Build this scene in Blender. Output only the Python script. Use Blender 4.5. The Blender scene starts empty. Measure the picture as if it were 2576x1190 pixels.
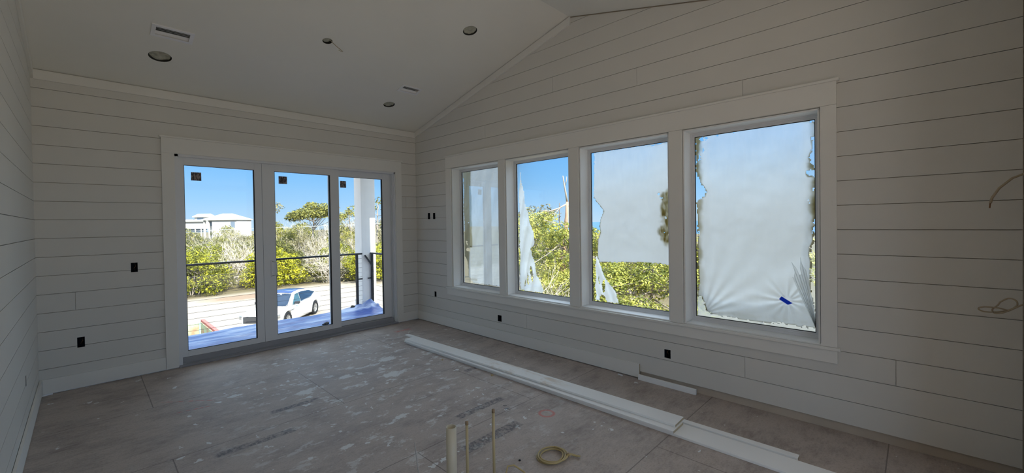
import bpy, bmesh, math, random
from mathutils import Vector, Matrix, noise, geometry
random.seed(7)
C = bpy.context.scene.collection
SC = bpy.context.scene
R = math.radians

# ---------------------------------------------------------------- camera
def cam_matrix(loc, yaw, pitch, roll):
    cy, sy, cp, sp = math.cos(yaw), math.sin(yaw), math.cos(pitch), math.sin(pitch)
    f = Vector((sy*cp, cy*cp, sp)); r = Vector((cy, -sy, 0)); u = r.cross(f)
    cr, sr = math.cos(roll), math.sin(roll)
    r2 = cr*r + sr*u; u2 = -sr*r + cr*u
    m = Matrix((r2, u2, -f)).transposed().to_4x4(); m.translation = Vector(loc)
    return m
cam = bpy.data.objects.new('camera', bpy.data.cameras.new('camera')); C.objects.link(cam)
cam.matrix_world = cam_matrix((-3.9707, -6.1447, 1.6255), R(45.781), R(-0.732), R(-0.839))
cam.data.sensor_width = 36.0; cam.data.sensor_fit = 'HORIZONTAL'
cam.data.lens = 1046.06/2576*36.0
cam.data.shift_y = -21.4/2576
cam.data.clip_start = 0.02; cam.data.clip_end = 4000
SC.camera = cam

# ---------------------------------------------------------------- sky, sun, exposure
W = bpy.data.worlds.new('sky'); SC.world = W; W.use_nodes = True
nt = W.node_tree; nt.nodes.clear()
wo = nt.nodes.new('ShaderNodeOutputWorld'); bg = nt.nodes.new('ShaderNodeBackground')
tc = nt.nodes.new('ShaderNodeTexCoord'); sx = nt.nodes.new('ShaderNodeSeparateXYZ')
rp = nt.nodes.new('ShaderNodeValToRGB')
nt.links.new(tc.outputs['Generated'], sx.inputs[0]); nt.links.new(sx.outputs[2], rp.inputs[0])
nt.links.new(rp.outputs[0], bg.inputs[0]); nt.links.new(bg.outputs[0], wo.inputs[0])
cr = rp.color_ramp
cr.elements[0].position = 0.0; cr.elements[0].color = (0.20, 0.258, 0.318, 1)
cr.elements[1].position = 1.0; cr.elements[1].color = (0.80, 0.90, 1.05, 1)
for p, c in ((0.05, (0.135, 0.225, 0.33, 1)), (0.10, (0.093, 0.198, 0.33, 1)), (0.18, (0.062, 0.17, 0.33, 1)), (0.27, (0.12, 0.28, 0.50, 1)), (0.40, (0.75, 0.88, 1.05, 1)), (0.7, (0.80, 0.90, 1.05, 1))):  # upper stops whitened and brightened out of view to light the room
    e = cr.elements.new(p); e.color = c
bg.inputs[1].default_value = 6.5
sun = bpy.data.objects.new('sun', bpy.data.lights.new('sun', 'SUN')); C.objects.link(sun)
sd = Vector((0.01, 1.0, -0.85))
sun.rotation_euler = sd.to_track_quat('-Z', 'Y').to_euler(); sun.location = (0, -20, 20)
sun.data.energy = 25.0; sun.data.angle = R(0.6); sun.data.color = (1.0, 0.92, 0.78)
def portal(name, loc, d, w, h):
    l = bpy.data.lights.new(name, 'AREA'); l.shape = 'RECTANGLE'; l.size = w; l.size_y = h
    l.cycles.is_portal = True
    o = bpy.data.objects.new(name, l); C.objects.link(o); o.location = loc
    o.rotation_euler = Vector(d).to_track_quat('-Z', 'Z').to_euler()
portal('sky_portal', (-1.82, 0.3, 1.25), (0, -1, 0), 2.9, 2.5)
portal('sky_portal', (0.24, -3.3, 1.55), (-1, 0, 0), 4.8, 1.9)
portal('sky_portal', (-0.95, -11.4, 1.5), (0, 1, 0), 6.6, 2.9)
portal('sky_portal', (2.65, -9.1, 1.55), (-1, 0, 0), 4.0, 2.8)
portal('sky_portal', (-4.6, -9.6, 1.55), (1, 0, 0), 3.0, 2.8)
SC.view_settings.view_transform = 'Standard'; SC.view_settings.look = 'None'
SC.view_settings.gamma = 1.0; SC.view_settings.use_curve_mapping = False
SC.view_settings.exposure = -0.80
cy = SC.cycles
cy.max_bounces = 10; cy.diffuse_bounces = 6; cy.glossy_bounces = 3; cy.transmission_bounces = 6
cy.transparent_max_bounces = 16; cy.sample_clamp_indirect = 6.0; cy.caustics_reflective = False; cy.caustics_refractive = False
cy.use_denoising = True

# ---------------------------------------------------------------- materials
class NT:
    def __init__(s, name):
        s.m = bpy.data.materials.new(name); s.m.use_nodes = True
        s.t = s.m.node_tree; s.t.nodes.clear()
        s.out = s.t.nodes.new('ShaderNodeOutputMaterial')
    def n(s, kind, **k):
        a = s.t.nodes.new(kind)
        for q, v in k.items(): setattr(a, q, v)
        return a
    def l(s, a, b): s.t.links.new(a, b)
    def val(s, sock, v):
        if hasattr(v, 'is_output'): s.l(v, sock)
        else: sock.default_value = v
    def math(s, op, a, b=0.0, clamp=False):
        x = s.n('ShaderNodeMath', operation=op, use_clamp=clamp)
        s.val(x.inputs[0], a); s.val(x.inputs[1], b); return x.outputs[0]
    def coord(s, kind='Object'): return s.n('ShaderNodeTexCoord').outputs[kind]
    def noise(s, scale, detail=4, vec=None, rough=0.55, stretch=None):
        v = vec or s.coord()
        if stretch:
            mp = s.n('ShaderNodeMapping'); s.l(v, mp.inputs[0]); mp.inputs['Scale'].default_value = stretch; v = mp.outputs[0]
        x = s.n('ShaderNodeTexNoise'); s.l(v, x.inputs['Vector'])
        x.inputs['Scale'].default_value = scale; x.inputs['Detail'].default_value = detail; x.inputs['Roughness'].default_value = rough
        return x.outputs[0]
    def ramp(s, fac, stops):
        x = s.n('ShaderNodeValToRGB'); s.l(fac, x.inputs[0]); e = x.color_ramp.elements
        e[0].position, e[0].color = stops[0][0], tuple(stops[0][1]) + (1,)
        e[1].position, e[1].color = stops[-1][0], tuple(stops[-1][1]) + (1,)
        for p, c in stops[1:-1]:
            q = e.new(p); q.color = tuple(c) + (1,)
        return x.outputs[0]
    def step(s, v, a, b):
        x = s.n('ShaderNodeMapRange'); s.l(v, x.inputs[0]); x.inputs[1].default_value = a; x.inputs[2].default_value = b
        return x.outputs[0]
    def mix(s, f, a, b):
        x = s.n('ShaderNodeMix', data_type='RGBA'); s.val(x.inputs[0], f)
        for i, v in ((6, a), (7, b)):
            if isinstance(v, tuple): v = v + (1,) if len(v) == 3 else v
            s.val(x.inputs[i], v)
        return x.outputs[2]
    def bsdf(s, col, rough=0.6, spec=0.4, metal=0.0, bump=None, bumpd=0.01, bstr=0.5, **kw):
        b = s.n('ShaderNodeBsdfPrincipled')
        if isinstance(col, tuple) and len(col) == 3: col = col + (1,)
        s.val(b.inputs['Base Color'], col); s.val(b.inputs['Roughness'], rough)
        b.inputs['Specular IOR Level'].default_value = spec; b.inputs['Metallic'].default_value = metal
        for k, v in kw.items(): s.val(b.inputs[k.replace('_', ' ')], v)
        if bump is not None:
            bp = s.n('ShaderNodeBump'); s.l(bump, bp.inputs['Height']); bp.inputs['Distance'].default_value = bumpd
            bp.inputs['Strength'].default_value = bstr; s.l(bp.outputs[0], b.inputs['Normal'])
        return b.outputs[0]
    def done(s, sh): s.l(sh, s.out.inputs[0]); return s.m

def simple(name, col, rough=0.6, spec=0.4, metal=0.0, var=0.06, scale=6.0, bump=0.0):
    t = NT(name); f = t.noise(scale)
    c = t.mix(f, tuple(x*(1-var) for x in col), tuple(min(1, x*(1+var)) for x in col))
    return t.done(t.bsdf(c, rough, spec, metal, bump=t.noise(scale*12) if bump else None, bumpd=bump))

M = {}
def painted(name, col, scuff=0.0):
    t = NT(name)
    f = t.noise(1.3, 5); c = t.mix(f, tuple(x*0.95 for x in col), tuple(min(1, x*1.03) for x in col))
    if scuff:
        d = t.step(t.noise(9.0, 8, rough=0.7, stretch=(1, 1, 0.35)), 0.66, 0.76)
        c = t.mix(t.math('MULTIPLY', d, scuff), c, (0.34, 0.31, 0.28))
    return t.done(t.bsdf(c, 0.55, 0.35, bump=t.noise(160, 3), bumpd=0.0006, bstr=0.35))
M['wall'] = painted('primed_shiplap_paint', (0.73, 0.713, 0.672), 0.10)
M['trim'] = painted('white_trim_paint', (0.83, 0.815, 0.775), 0.14)
M['ceil'] = painted('ceiling_paint', (0.87, 0.855, 0.80))
M['board'] = painted('primed_board_paint', (0.90, 0.91, 0.91), 0.18)
M['jamb'] = painted('daylit_jamb_paint', (0.90, 0.90, 0.89))  # lighter than the trim, daylight on the reveals put into the colour
M['drywall'] = simple('bare_drywall', (0.52, 0.45, 0.37), 0.8, 0.2, var=0.15)
M['vinyl'] = simple('white_vinyl', (0.76, 0.77, 0.79), 0.35, 0.5, var=0.02)
M['black'] = simple('black_rubber', (0.008, 0.008, 0.01), 0.6, 0.3)
M['boxplastic'] = simple('dark_box_plastic', (0.012, 0.014, 0.02), 0.7, 0.2)
M['metal_black'] = simple('black_powder_coat', (0.012, 0.013, 0.018), 0.45, 0.4)
M['steel'] = simple('thin_steel_cable', (0.10, 0.10, 0.11), 0.35, 0.5, 0.8)
M['stucco'] = simple('white_column_paint', (0.78, 0.76, 0.74), 0.7, 0.3, bump=0.001)
M['siding'] = simple('exterior_siding', (0.72, 0.72, 0.70), 0.7, 0.3)
M['pvc'] = simple('cream_pipe_plastic', (0.62, 0.58, 0.46), 0.35, 0.5, var=0.04)
M['cpvc'] = simple('tan_pipe_plastic', (0.52, 0.43, 0.25), 0.4, 0.5, var=0.06)
M['cable'] = simple('yellow_cable_jacket', (0.46, 0.36, 0.17), 0.45, 0.4, var=0.1)
M['cablew'] = simple('cream_cable_jacket', (0.44, 0.36, 0.25), 0.5, 0.4, var=0.1)
M['wire'] = simple('grey_wire_jacket', (0.42, 0.42, 0.42), 0.5, 0.4)
M['copper'] = simple('dull_copper', (0.30, 0.15, 0.08), 0.4, 0.5, 0.7)

t = NT('blue_masking_tape'); a_ = t.bsdf((0.01, 0.14, 0.75), 0.6, 0.3); b_ = t.n('ShaderNodeBsdfTranslucent'); b_.inputs[0].default_value = (0.015, 0.16, 0.85, 1)
c_ = t.n('ShaderNodeMixShader'); c_.inputs[0].default_value = 0.6; t.l(a_, c_.inputs[1]); t.l(b_.outputs[0], c_.inputs[2]); M['tape'] = t.done(c_.outputs[0])
M['slat'] = simple('register_enamel', (0.86, 0.86, 0.88), 0.4, 0.5)
M['cavity'] = simple('ceiling_cavity_dark', (0.05, 0.05, 0.045), 0.9, 0.1)
M['paper'] = simple('crumpled_olive_paper', (0.45, 0.44, 0.36), 0.85, 0.15, var=0.35, scale=25)
M['metalbit'] = simple('dull_metal_offcut', (0.30, 0.32, 0.36), 0.3, 0.5, 0.7)
M['crumb'] = simple('tan_foam_crumb', (0.55, 0.42, 0.22), 0.8, 0.2, var=0.3, scale=80)
M['white_plastic'] = simple('white_shim_plastic', (0.85, 0.86, 0.88), 0.4, 0.4)
M['raw_edge'] = simple('raw_fibre_board_edge', (0.45, 0.38, 0.27), 0.85, 0.2, var=0.2, scale=40)

def glass_mat(name, tint, refl=0.9):
    t = NT(name)
    tr = t.n('ShaderNodeBsdfTransparent'); tr.inputs[0].default_value = tint + (1,)
    gl = t.n('ShaderNodeBsdfGlossy'); gl.inputs['Roughness'].default_value = 0.02
    gl.inputs['Color'].default_value = (0.9, 0.95, 1, 1)
    fr = t.n('ShaderNodeFresnel'); fr.inputs[0].default_value = 1.45
    mx = t.n('ShaderNodeMixShader'); t.l(t.math('MULTIPLY', fr.outputs[0], refl), mx.inputs[0])
    t.l(tr.outputs[0], mx.inputs[1]); t.l(gl.outputs[0], mx.inputs[2])
    return t.done(mx.outputs[0])
M['glass'] = glass_mat('tinted_window_glass', (0.86, 0.90, 0.91), 0.5)

def sticker_mat():
    t = NT('printed_glass_sticker'); v = t.coord()
    f = t.noise(90, 2, stretch=(1, 1, 0.35)); c = t.ramp(t.step(f, 0.45, 0.55), [(0, (0.05, 0.045, 0.055)), (1, (0.32, 0.27, 0.26))])
    return t.done(t.bsdf(c, 0.5, 0.3))
M['sticker'] = sticker_mat()

# subfloor: brown boards with seams, stamped ink bands, paint spatter and red marks
def floor_mat():
    t = NT('stained_subfloor'); v = t.coord()
    sep = t.n('ShaderNodeSeparateXYZ'); t.l(v, sep.inputs[0]); X, Y = sep.outputs[0], sep.outputs[1]
    big = t.noise(0.9, 6, rough=0.6); fib = t.noise(26, 6, stretch=(0.35, 1.6, 1), rough=0.7); mid = t.noise(3.2, 9, stretch=(0.8, 1.2, 1), rough=0.72)
    c = t.mix(big, (0.44, 0.365, 0.305), (0.48, 0.43, 0.405))
    c = t.mix(t.step(mid, 0.44, 0.66), c, (0.27, 0.225, 0.205))
    c = t.mix(t.math('MULTIPLY', t.step(fib, 0.40, 0.68), 0.5), c, (0.53, 0.47, 0.44))
    chips = t.noise(70, 3, rough=0.8)
    c = t.mix(t.math('MULTIPLY', t.step(chips, 0.5, 0.75), 0.5), c, (0.13, 0.105, 0.09))
    # paler grey, denser in the middle of the room
    def blob(x0, y0, r):
        d = t.math('SQRT', t.math('ADD', t.math('POWER', t.math('SUBTRACT', X, x0), 2), t.math('POWER', t.math('SUBTRACT', Y, y0), 2)))
        return t.step(d, r, 0.0)
    pale_mid = t.math('MAXIMUM', blob(-1.8, -1.6, 1.9), t.math('MULTIPLY', blob(-2.2, -3.0, 2.2), 0.6))
    c = t.mix(t.math('MULTIPLY', pale_mid, t.math('MULTIPLY', t.noise(2.3, 8, rough=0.7), 0.75)), c, (0.50, 0.48, 0.50))
    # spatter
    vo = t.n('ShaderNodeTexVoronoi'); vo.inputs['Scale'].default_value = 13.0
    mp = t.n('ShaderNodeVectorMath', operation='ADD'); nz = t.n('ShaderNodeTexNoise'); nz.inputs['Scale'].default_value = 22; t.l(v, nz.inputs[0])
    sc = t.n('ShaderNodeVectorMath', operation='SCALE'); t.l(nz.outputs['Color'], sc.inputs[0]); sc.inputs['Scale'].default_value = 0.10
    t.l(v, mp.inputs[0]); t.l(sc.outputs[0], mp.inputs[1]); t.l(mp.outputs[0], vo.inputs['Vector'])
    vs = t.n('ShaderNodeSeparateColor'); t.l(vo.outputs['Color'], vs.inputs[0])
    size = t.math('MULTIPLY', t.math('POWER', vs.outputs[0], 3), 0.40)
    dens = t.math('ADD', t.math('MULTIPLY', pale_mid, 0.75), 0.18)
    keep = t.math('LESS_THAN', vs.outputs[1], dens)
    spot = t.math('MULTIPLY', t.math('LESS_THAN', vo.outputs['Distance'], size), keep)
    streak = t.math('MULTIPLY', t.step(t.noise(7, 9, rough=0.72, stretch=(0.8, 1.2, 1)), 0.55, 0.60), t.step(pale_mid, 0.1, 0.6))
    pm = t.math('MAXIMUM', t.math('MULTIPLY', spot, 0.85), t.math('MULTIPLY', streak, 0.75))
    for bx_, by_, br_ in ((-2.13, -3.01, 0.075), (-2.25, -3.06, 0.03), (-1.66, -2.06, 0.16), (-2.67, -3.15, 0.06), (-2.49, -1.86, 0.12), (-1.45, -1.55, 0.14), (-2.05, -1.75, 0.10), (-3.0, -1.45, 0.07)):
        q = t.math('SQRT', t.math('ADD', t.math('POWER', t.math('MULTIPLY', t.math('SUBTRACT', X, bx_), 0.6), 2), t.math('POWER', t.math('SUBTRACT', Y, by_), 2)))
        q = t.math('ADD', q, t.math('MULTIPLY', t.math('SUBTRACT', t.noise(11, 5, rough=0.8), 0.5), br_*1.9))
        pm = t.math('MAXIMUM', pm, t.math('MULTIPLY', t.step(q, br_*0.5, br_*0.42), 0.8))
    c = t.mix(pm, c, (0.74, 0.77, 0.78))
    # seams of 2.44 x 1.22 sheets
    br = t.n('ShaderNodeTexBrick'); mpp = t.n('ShaderNodeMapping'); t.l(v, mpp.inputs[0])
    mpp.inputs['Location'].default_value = (3.57, 0.0, 0); t.l(mpp.outputs[0], br.inputs[0])
    br.inputs['Color1'].default_value = br.inputs['Color2'].default_value = (1, 1, 1, 1); br.inputs['Mortar'].default_value = (0, 0, 0, 1)
    br.inputs['Scale'].default_value = 1.0; br.inputs['Brick Width'].default_value = 2.44; br.inputs['Row Height'].default_value = 1.20
    br.inputs['Mortar Size'].default_value = 0.004; br.inputs['Mortar Smooth'].default_value = 0.2
    c = t.mix(t.math('MULTIPLY', br.outputs['Fac'], 0.5), c, (0.05, 0.04, 0.035))
    # stamped ink bands
    def box(x0, x1, y0, y1, tilt=0.0):
        yy = t.math('ADD', Y, t.math('MULTIPLY', t.math('SUBTRACT', X, (x0+x1)/2), tilt))
        a = t.math('MULTIPLY', t.step(X, x0, x0+0.03), t.step(X, x1, x1-0.03))
        b = t.math('MULTIPLY', t.step(yy, y0, y0+0.008), t.step(yy, y1, y1-0.008))
        return t.math('MULTIPLY', a, b)
    ink = None
    for q in ((-1.84, -1.28, -3.43, -3.345), (-2.12, -1.53, -3.88, -3.77), (-3.37, -2.81, -2.62, -2.535), (-2.88, -2.45, -2.15, -2.075), (-1.1, -0.7, -2.62, -2.55), (-3.3, -2.9, -4.3, -4.22)):
        b = box(*q); ink = b if ink is None else t.math('MAXIMUM', ink, b)
    ink = t.math('MULTIPLY', ink, t.step(t.noise(13, 5, rough=0.7), 0.33, 0.50))
    letters = t.step(t.noise(34, 3, stretch=(1.3, 0.7, 1), rough=0.7), 0.40, 0.56)
    c = t.mix(t.math('MULTIPLY', ink, t.math('ADD', t.math('MULTIPLY', letters, 0.5), 0.22)), c, (0.06, 0.065, 0.09))
    # red paint: a ring and two scuffed lines
    d = t.math('SQRT', t.math('ADD', t.math('POWER', t.math('SUBTRACT', X, -1.262), 2), t.math('POWER', t.math('SUBTRACT', Y, -3.888), 2)))
    ring = t.math('MULTIPLY', t.step(d, 0.042, 0.055), t.step(d, 0.078, 0.066))
    ln = box(-3.52, -3.14, -1.27, -1.235, 0.9); ln2 = box(-3.45, -3.2, -1.53, -1.50, 0.2); ln3 = box(-0.75, -0.45, -0.55, -0.45); ln4 = box(-3.5, -3.3, -3.05, -2.98, 0.3)
    red = t.math('MAXIMUM', ring, t.math('MULTIPLY', t.math('MAXIMUM', t.math('MAXIMUM', ln, ln4), t.math('MAXIMUM', ln2, ln3)), t.step(t.noise(30, 5), 0.42, 0.58)))
    c = t.mix(t.math('MULTIPLY', red, 0.6), c, (0.62, 0.14, 0.11))
    h = t.math('SUBTRACT', t.math('ADD', t.math('MULTIPLY', fib, 0.3), t.math('MULTIPLY', pm, 0.6)), br.outputs['Fac'])
    return t.done(t.bsdf(c, 0.62, 0.35, bump=h, bumpd=0.002, bstr=0.6))
M['floor'] = floor_mat()

# ---------------------------------------------------------------- mesh helpers
class MB:
    """collects faces for one mesh, with material slots"""
    def __init__(s): s.v = []; s.f = []; s.mi = []; s.cur = 0; s.sm = []
    def face(s, pts, smooth=False):
        i = len(s.v); s.v += [tuple(p) for p in pts]; s.f.append(tuple(range(i, i+len(pts)))); s.mi.append(s.cur); s.sm.append(smooth)
    def add(s, verts, faces, smooth=False):
        i = len(s.v); s.v += [tuple(p) for p in verts]
        for f in faces: s.f.append(tuple(k+i for k in f)); s.mi.append(s.cur); s.sm.append(smooth)
    def box(s, x0, x1, y0, y1, z0, z1, m=None):
        if x0 > x1: x0, x1 = x1, x0
        if y0 > y1: y0, y1 = y1, y0
        if z0 > z1: z0, z1 = z1, z0
        v = [Vector((x, y, z)) for z in (z0, z1) for y in (y0, y1) for x in (x0, x1)]
        if m: v = [m @ p for p in v]
        s.add(v, [(0, 2, 3, 1), (4, 5, 7, 6), (0, 1, 5, 4), (2, 6, 7, 3), (0, 4, 6, 2), (1, 3, 7, 5)])
        return s
    def bevbox(s, x0, x1, y0, y1, z0, z1, b, m=None):
        bm = bmesh.new(); bmesh.ops.create_cube(bm, size=1)
        for v in bm.verts: v.co = Vector(((x0+x1)/2+v.co.x*abs(x1-x0), (y0+y1)/2+v.co.y*abs(y1-y0), (z0+z1)/2+v.co.z*abs(z1-z0)))
        bmesh.ops.bevel(bm, geom=bm.edges[:], offset=b, segments=2, profile=0.6, affect='EDGES')
        if m: bm.transform(m)
        s.bm(bm); return s
    def bm(s, bm, smooth=False):
        bm.verts.index_update(); s.add([v.co.copy() for v in bm.verts], [tuple(v.index for v in f.verts) for f in bm.faces], smooth); bm.free()
    def tube(s, pts, r, n=8, cap=True, smooth=True):
        pts = [Vector(p) for p in pts]; rs = r if isinstance(r, (list, tuple)) else [r]*len(pts)
        ref = None; rings = []
        for i, p in enumerate(pts):
            d = (pts[min(i+1, len(pts)-1)] - pts[max(i-1, 0)]).normalized()
            if ref is None: ref = d.orthogonal().normalized()
            ref = (ref - d*ref.dot(d)); ref = ref.normalized() if ref.length > 1e-6 else d.orthogonal().normalized()
            b = d.cross(ref)
            rings.append([p + (ref*math.cos(2*math.pi*k/n) + b*math.sin(2*math.pi*k/n))*rs[i] for k in range(n)])
        v = [q for ring in rings for q in ring]; f = []
        for i in range(len(pts)-1):
            for k in range(n): f.append((i*n+k, i*n+(k+1) % n, (i+1)*n+(k+1) % n, (i+1)*n+k))
        s.add(v, f, smooth)
        if cap and n > 2:
            s.face(list(reversed(rings[0]))); s.face(rings[-1])
        return s
    def lathe(s, prof, c=(0, 0, 0), n=24, axis='Z', smooth=True):
        v = []; f = []
        for (r, h) in prof:
            for k in range(n):
                a = 2*math.pi*k/n; x, y = r*math.cos(a), r*math.sin(a)
                p = (x, y, h) if axis == 'Z' else ((x, h, y) if axis == 'Y' else (h, x, y))
                v.append((p[0]+c[0], p[1]+c[1], p[2]+c[2]))
        for i in range(len(prof)-1):
            for k in range(n): f.append((i*n+k, i*n+(k+1) % n, (i+1)*n+(k+1) % n, (i+1)*n+k))
        s.add(v, f, smooth); return s
    def build(s, name, mats, parent=None, loc=None, fix=True):
        me = bpy.data.meshes.new(name); me.from_pydata(s.v, [], s.f)
        if not isinstance(mats, (list, tuple)): mats = [mats]
        for m in mats: me.materials.append(m)
        me.polygons.foreach_set('material_index', s.mi); me.polygons.foreach_set('use_smooth', s.sm)
        if fix:
            bm = bmesh.new(); bm.from_mesh(me); bmesh.ops.remove_doubles(bm, verts=bm.verts, dist=1e-5)
            bmesh.ops.recalc_face_normals(bm, faces=bm.faces); bm.to_mesh(me); bm.free()
        me.update(); o = bpy.data.objects.new(name, me); C.objects.link(o)
        if parent: o.parent = parent
        if loc: o.location = loc
        return o
def empty(name, loc=(0, 0, 0), rz=0.0, parent=None):
    o = bpy.data.objects.new(name, None); o.empty_display_size = 0.1; C.objects.link(o); o.location = loc; o.rotation_euler = (0, 0, rz)
    if parent: o.parent = parent
    return o
def tag(o, label, cat, group=None, kind=None):
    o['label'] = label; o['category'] = cat
    if group: o['group'] = group
    if kind: o['kind'] = kind
    return o
def struct(o, label=None):
    o['kind'] = 'structure'
    if label: o['label'] = label
    return o
def kids(o): return [c for c in bpy.data.objects if c.parent == o]
def copy_tree(o, parent=None):
    c = o.copy(); C.objects.link(c); c.parent = parent
    for ch in kids(o): copy_tree(ch, c)
    return c

# ---------------------------------------------------------------- room dimensions
XL = -4.31; PITCH = 0.184; Z0 = 1.35*PITCH; EAVE = 3.19; RIDGE = -3.26; SL = 0.25; YR = -6.607
TH = 0.018; GAP = 0.0042
def ztop(y): return EAVE - SL*y if y > RIDGE else EAVE - SL*RIDGE + SL*(y - RIDGE)
def clip(poly, a, b, c):   # keep a*u+b*v<=c
    out = []
    for i in range(len(poly)):
        p, q = poly[i], poly[(i+1) % len(poly)]; dp = a*p[0]+b*p[1]-c; dq = a*q[0]+b*q[1]-c
        if dp <= 0: out.append(p)
        if (dp < 0 < dq) or (dq < 0 < dp):
            t = dp/(dp-dq); out.append((p[0]+(q[0]-p[0])*t, p[1]+(q[1]-p[1])*t))
    return out
def shiplap(u0, u1, zt, holes, joints, clips, to3, mb, back=0.0):
    """boards across u, rows in z; holes are rectangles (ua,ub,za,zb); to3(u,z,depth)->point"""
    k = -1
    while True:
        za = 0.073 if k == -1 else Z0 + k*PITCH + GAP/2; zb = Z0 + (k+1)*PITCH - GAP/2
        if za > zt: break
        zs = sorted({za, zb} | {h for q in holes for h in q[2:] if za < h < zb})
        us = sorted({u0, u1} | {h for q in holes for h in q[:2] if u0 < h < u1} | {j for (j, kk) in joints if kk == k})
        js = {j for (j, kk) in joints if kk == k}
        for i in range(len(us)-1):
            for j in range(len(zs)-1):
                ua, ub, zc, zd = us[i], us[i+1], zs[j], zs[j+1]; um, zm = (ua+ub)/2, (zc+zd)/2
                if any(q[0] < um < q[1] and q[2] < zm < q[3] for q in holes): continue
                if ua in js: ua += 0.0012
                if ub in js: ub -= 0.0012
                poly = [(ua, zc), (ub, zc), (ub, zd), (ua, zd)]
                for cl in clips: poly = clip(poly, *cl)
                if len(poly) < 3: continue
                fr = [to3(p[0], p[1], 0) for p in poly]; bk = [to3(p[0], p[1], TH) for p in poly]
                n = len(poly); mb.add(fr + bk, [tuple(range(n)), tuple(range(2*n-1, n-1, -1))] + [(a, (a+1) % n, (a+1) % n+n, a+n) for a in range(n)])
        k += 1
def slab_with_holes(u0, u1, poly_top, holes, to3, d0, d1, mb):
    """backing wall between depth d0 and d1 with rectangular holes"""
    us = sorted({u0, u1} | {h for q in holes for h in q[:2]} | {p for p, _ in poly_top if u0 < p < u1}); zs = sorted({0.0, 5.0} | {h for q in holes for h in q[2:]})
    for i in range(len(us)-1):
        for j in range(len(zs)-1):
            ua, ub, zc, zd = us[i], us[i+1], zs[j], zs[j+1]; um, zm = (ua+ub)/2, (zc+zd)/2
            if any(q[0] < um < q[1] and q[2] < zm < q[3] for q in holes): continue
            poly = [(ua, zc), (ub, zc), (ub, zd), (ua, zd)]
            for cl in poly_top_clips(poly_top): poly = clip(poly, *cl)
            if len(poly) < 3: continue
            fr = [to3(p[0], p[1], d0) for p in poly]; bk = [to3(p[0], p[1], d1) for p in poly]; n = len(poly)
            mb.add(fr + bk, [tuple(range(n)), tuple(range(2*n-1, n-1, -1))] + [(a, (a+1) % n, (a+1) % n+n, a+n) for a in range(n)])
def poly_top_clips(pt):
    out = []
    for (a, za), (b, zb) in zip(pt, pt[1:]):
        m = (zb-za)/(b-a); out.append((-m, 1, za-m*a))
    return out

# openings
DOOR = (-3.235, -0.40, 0.0, 2.48)
WIN = [(-2.045, -0.99), (-3.236, -2.17), (-4.428, -3.37), (-5.614, -4.553)]
WZ = (0.64, 2.48)
boxes_back = [(-3.627, -3.571, 1.145, 1.248), (-4.046, -3.991, 0.413, 0.517)]
boxes_right = [(-0.402, -0.337, 1.704, 1.806), (-0.547, -0.483, 1.703, 1.803), (-0.543, -0.490, 0.436, 0.521), (-2.056, -1.979, 0.264, 0.351), (-4.419, -4.356, 0.271, 0.355)]
boxes_left = [(-1.225, -1.165, 0.41, 0.497)]
# back wall
mb = MB()
shiplap(XL, 0.0, EAVE, [DOOR] + boxes_back, [(-4.05, 3), (-0.2, 9)], [], lambda u, z, d: (u, d, z), mb)
mb.cur = 1; slab_with_holes(XL-0.2, 0.2, [(XL-0.2, EAVE+0.1), (0.2, EAVE+0.1)], [DOOR] + boxes_back, lambda u, z, d: (u, d, z), TH, 0.20, mb)
struct(mb.build('wall_back', [M['wall'], M['drywall']]))
# right (window) wall, gable
topR = [(YR-0.2, ztop(YR-0.2)+0.12), (RIDGE, ztop(RIDGE)+0.12), (0.2, ztop(0.2)+0.12)]
gable = [(SL, 1, EAVE), (-SL, 1, EAVE-2*SL*RIDGE-0.012)]
mb = MB()
shiplap(YR, 0.0, 4.1, [(a, b)+WZ for a, b in WIN] + boxes_right, [(-2.999, 16), (-4.095, 15), (-5.073, 13), (-1.777, 14), (-6.039, 1), (-5.075, 0), (-2.522, 0)], gable, lambda u, z, d: (d, u, z), mb)
mb.cur = 1
slab_with_holes(YR-0.2, 0.2, [(RIDGE-2.9, 3.4), (RIDGE, ztop(RIDGE)+0.12), (0.2, ztop(0.2)+0.12)], [(a, b)+WZ for a, b in WIN] + boxes_right, lambda u, z, d: (d, u, z), TH, 0.20, mb)
struct(mb.build('wall_right', [M['wall'], M['drywall']]))
# left wall
mb = MB()
shiplap(YR-0.4, 0.0, 4.1, boxes_left, [(-0.55, 6), (-0.75, 3), (-1.3, 13)], [(SL, 1, EAVE), (-SL, 1, EAVE-2*SL*RIDGE)], lambda u, z, d: (XL-d, u, z), mb)
mb.cur = 1
slab_with_holes(YR-4.6, 0.2, [(RIDGE-2.9, 3.4), (RIDGE, ztop(RIDGE)+0.12), (0.2, ztop(0.2)+0.12)], boxes_left + [(-11.0, -8.2, 0.2, 2.9)], lambda u, z, d: (XL-d, u, z), TH, 0.20, mb)  # rear opening added in the unseen stretch to let in more daylight
struct(mb.build('wall_left', [M['wall'], M['drywall']]))
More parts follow.
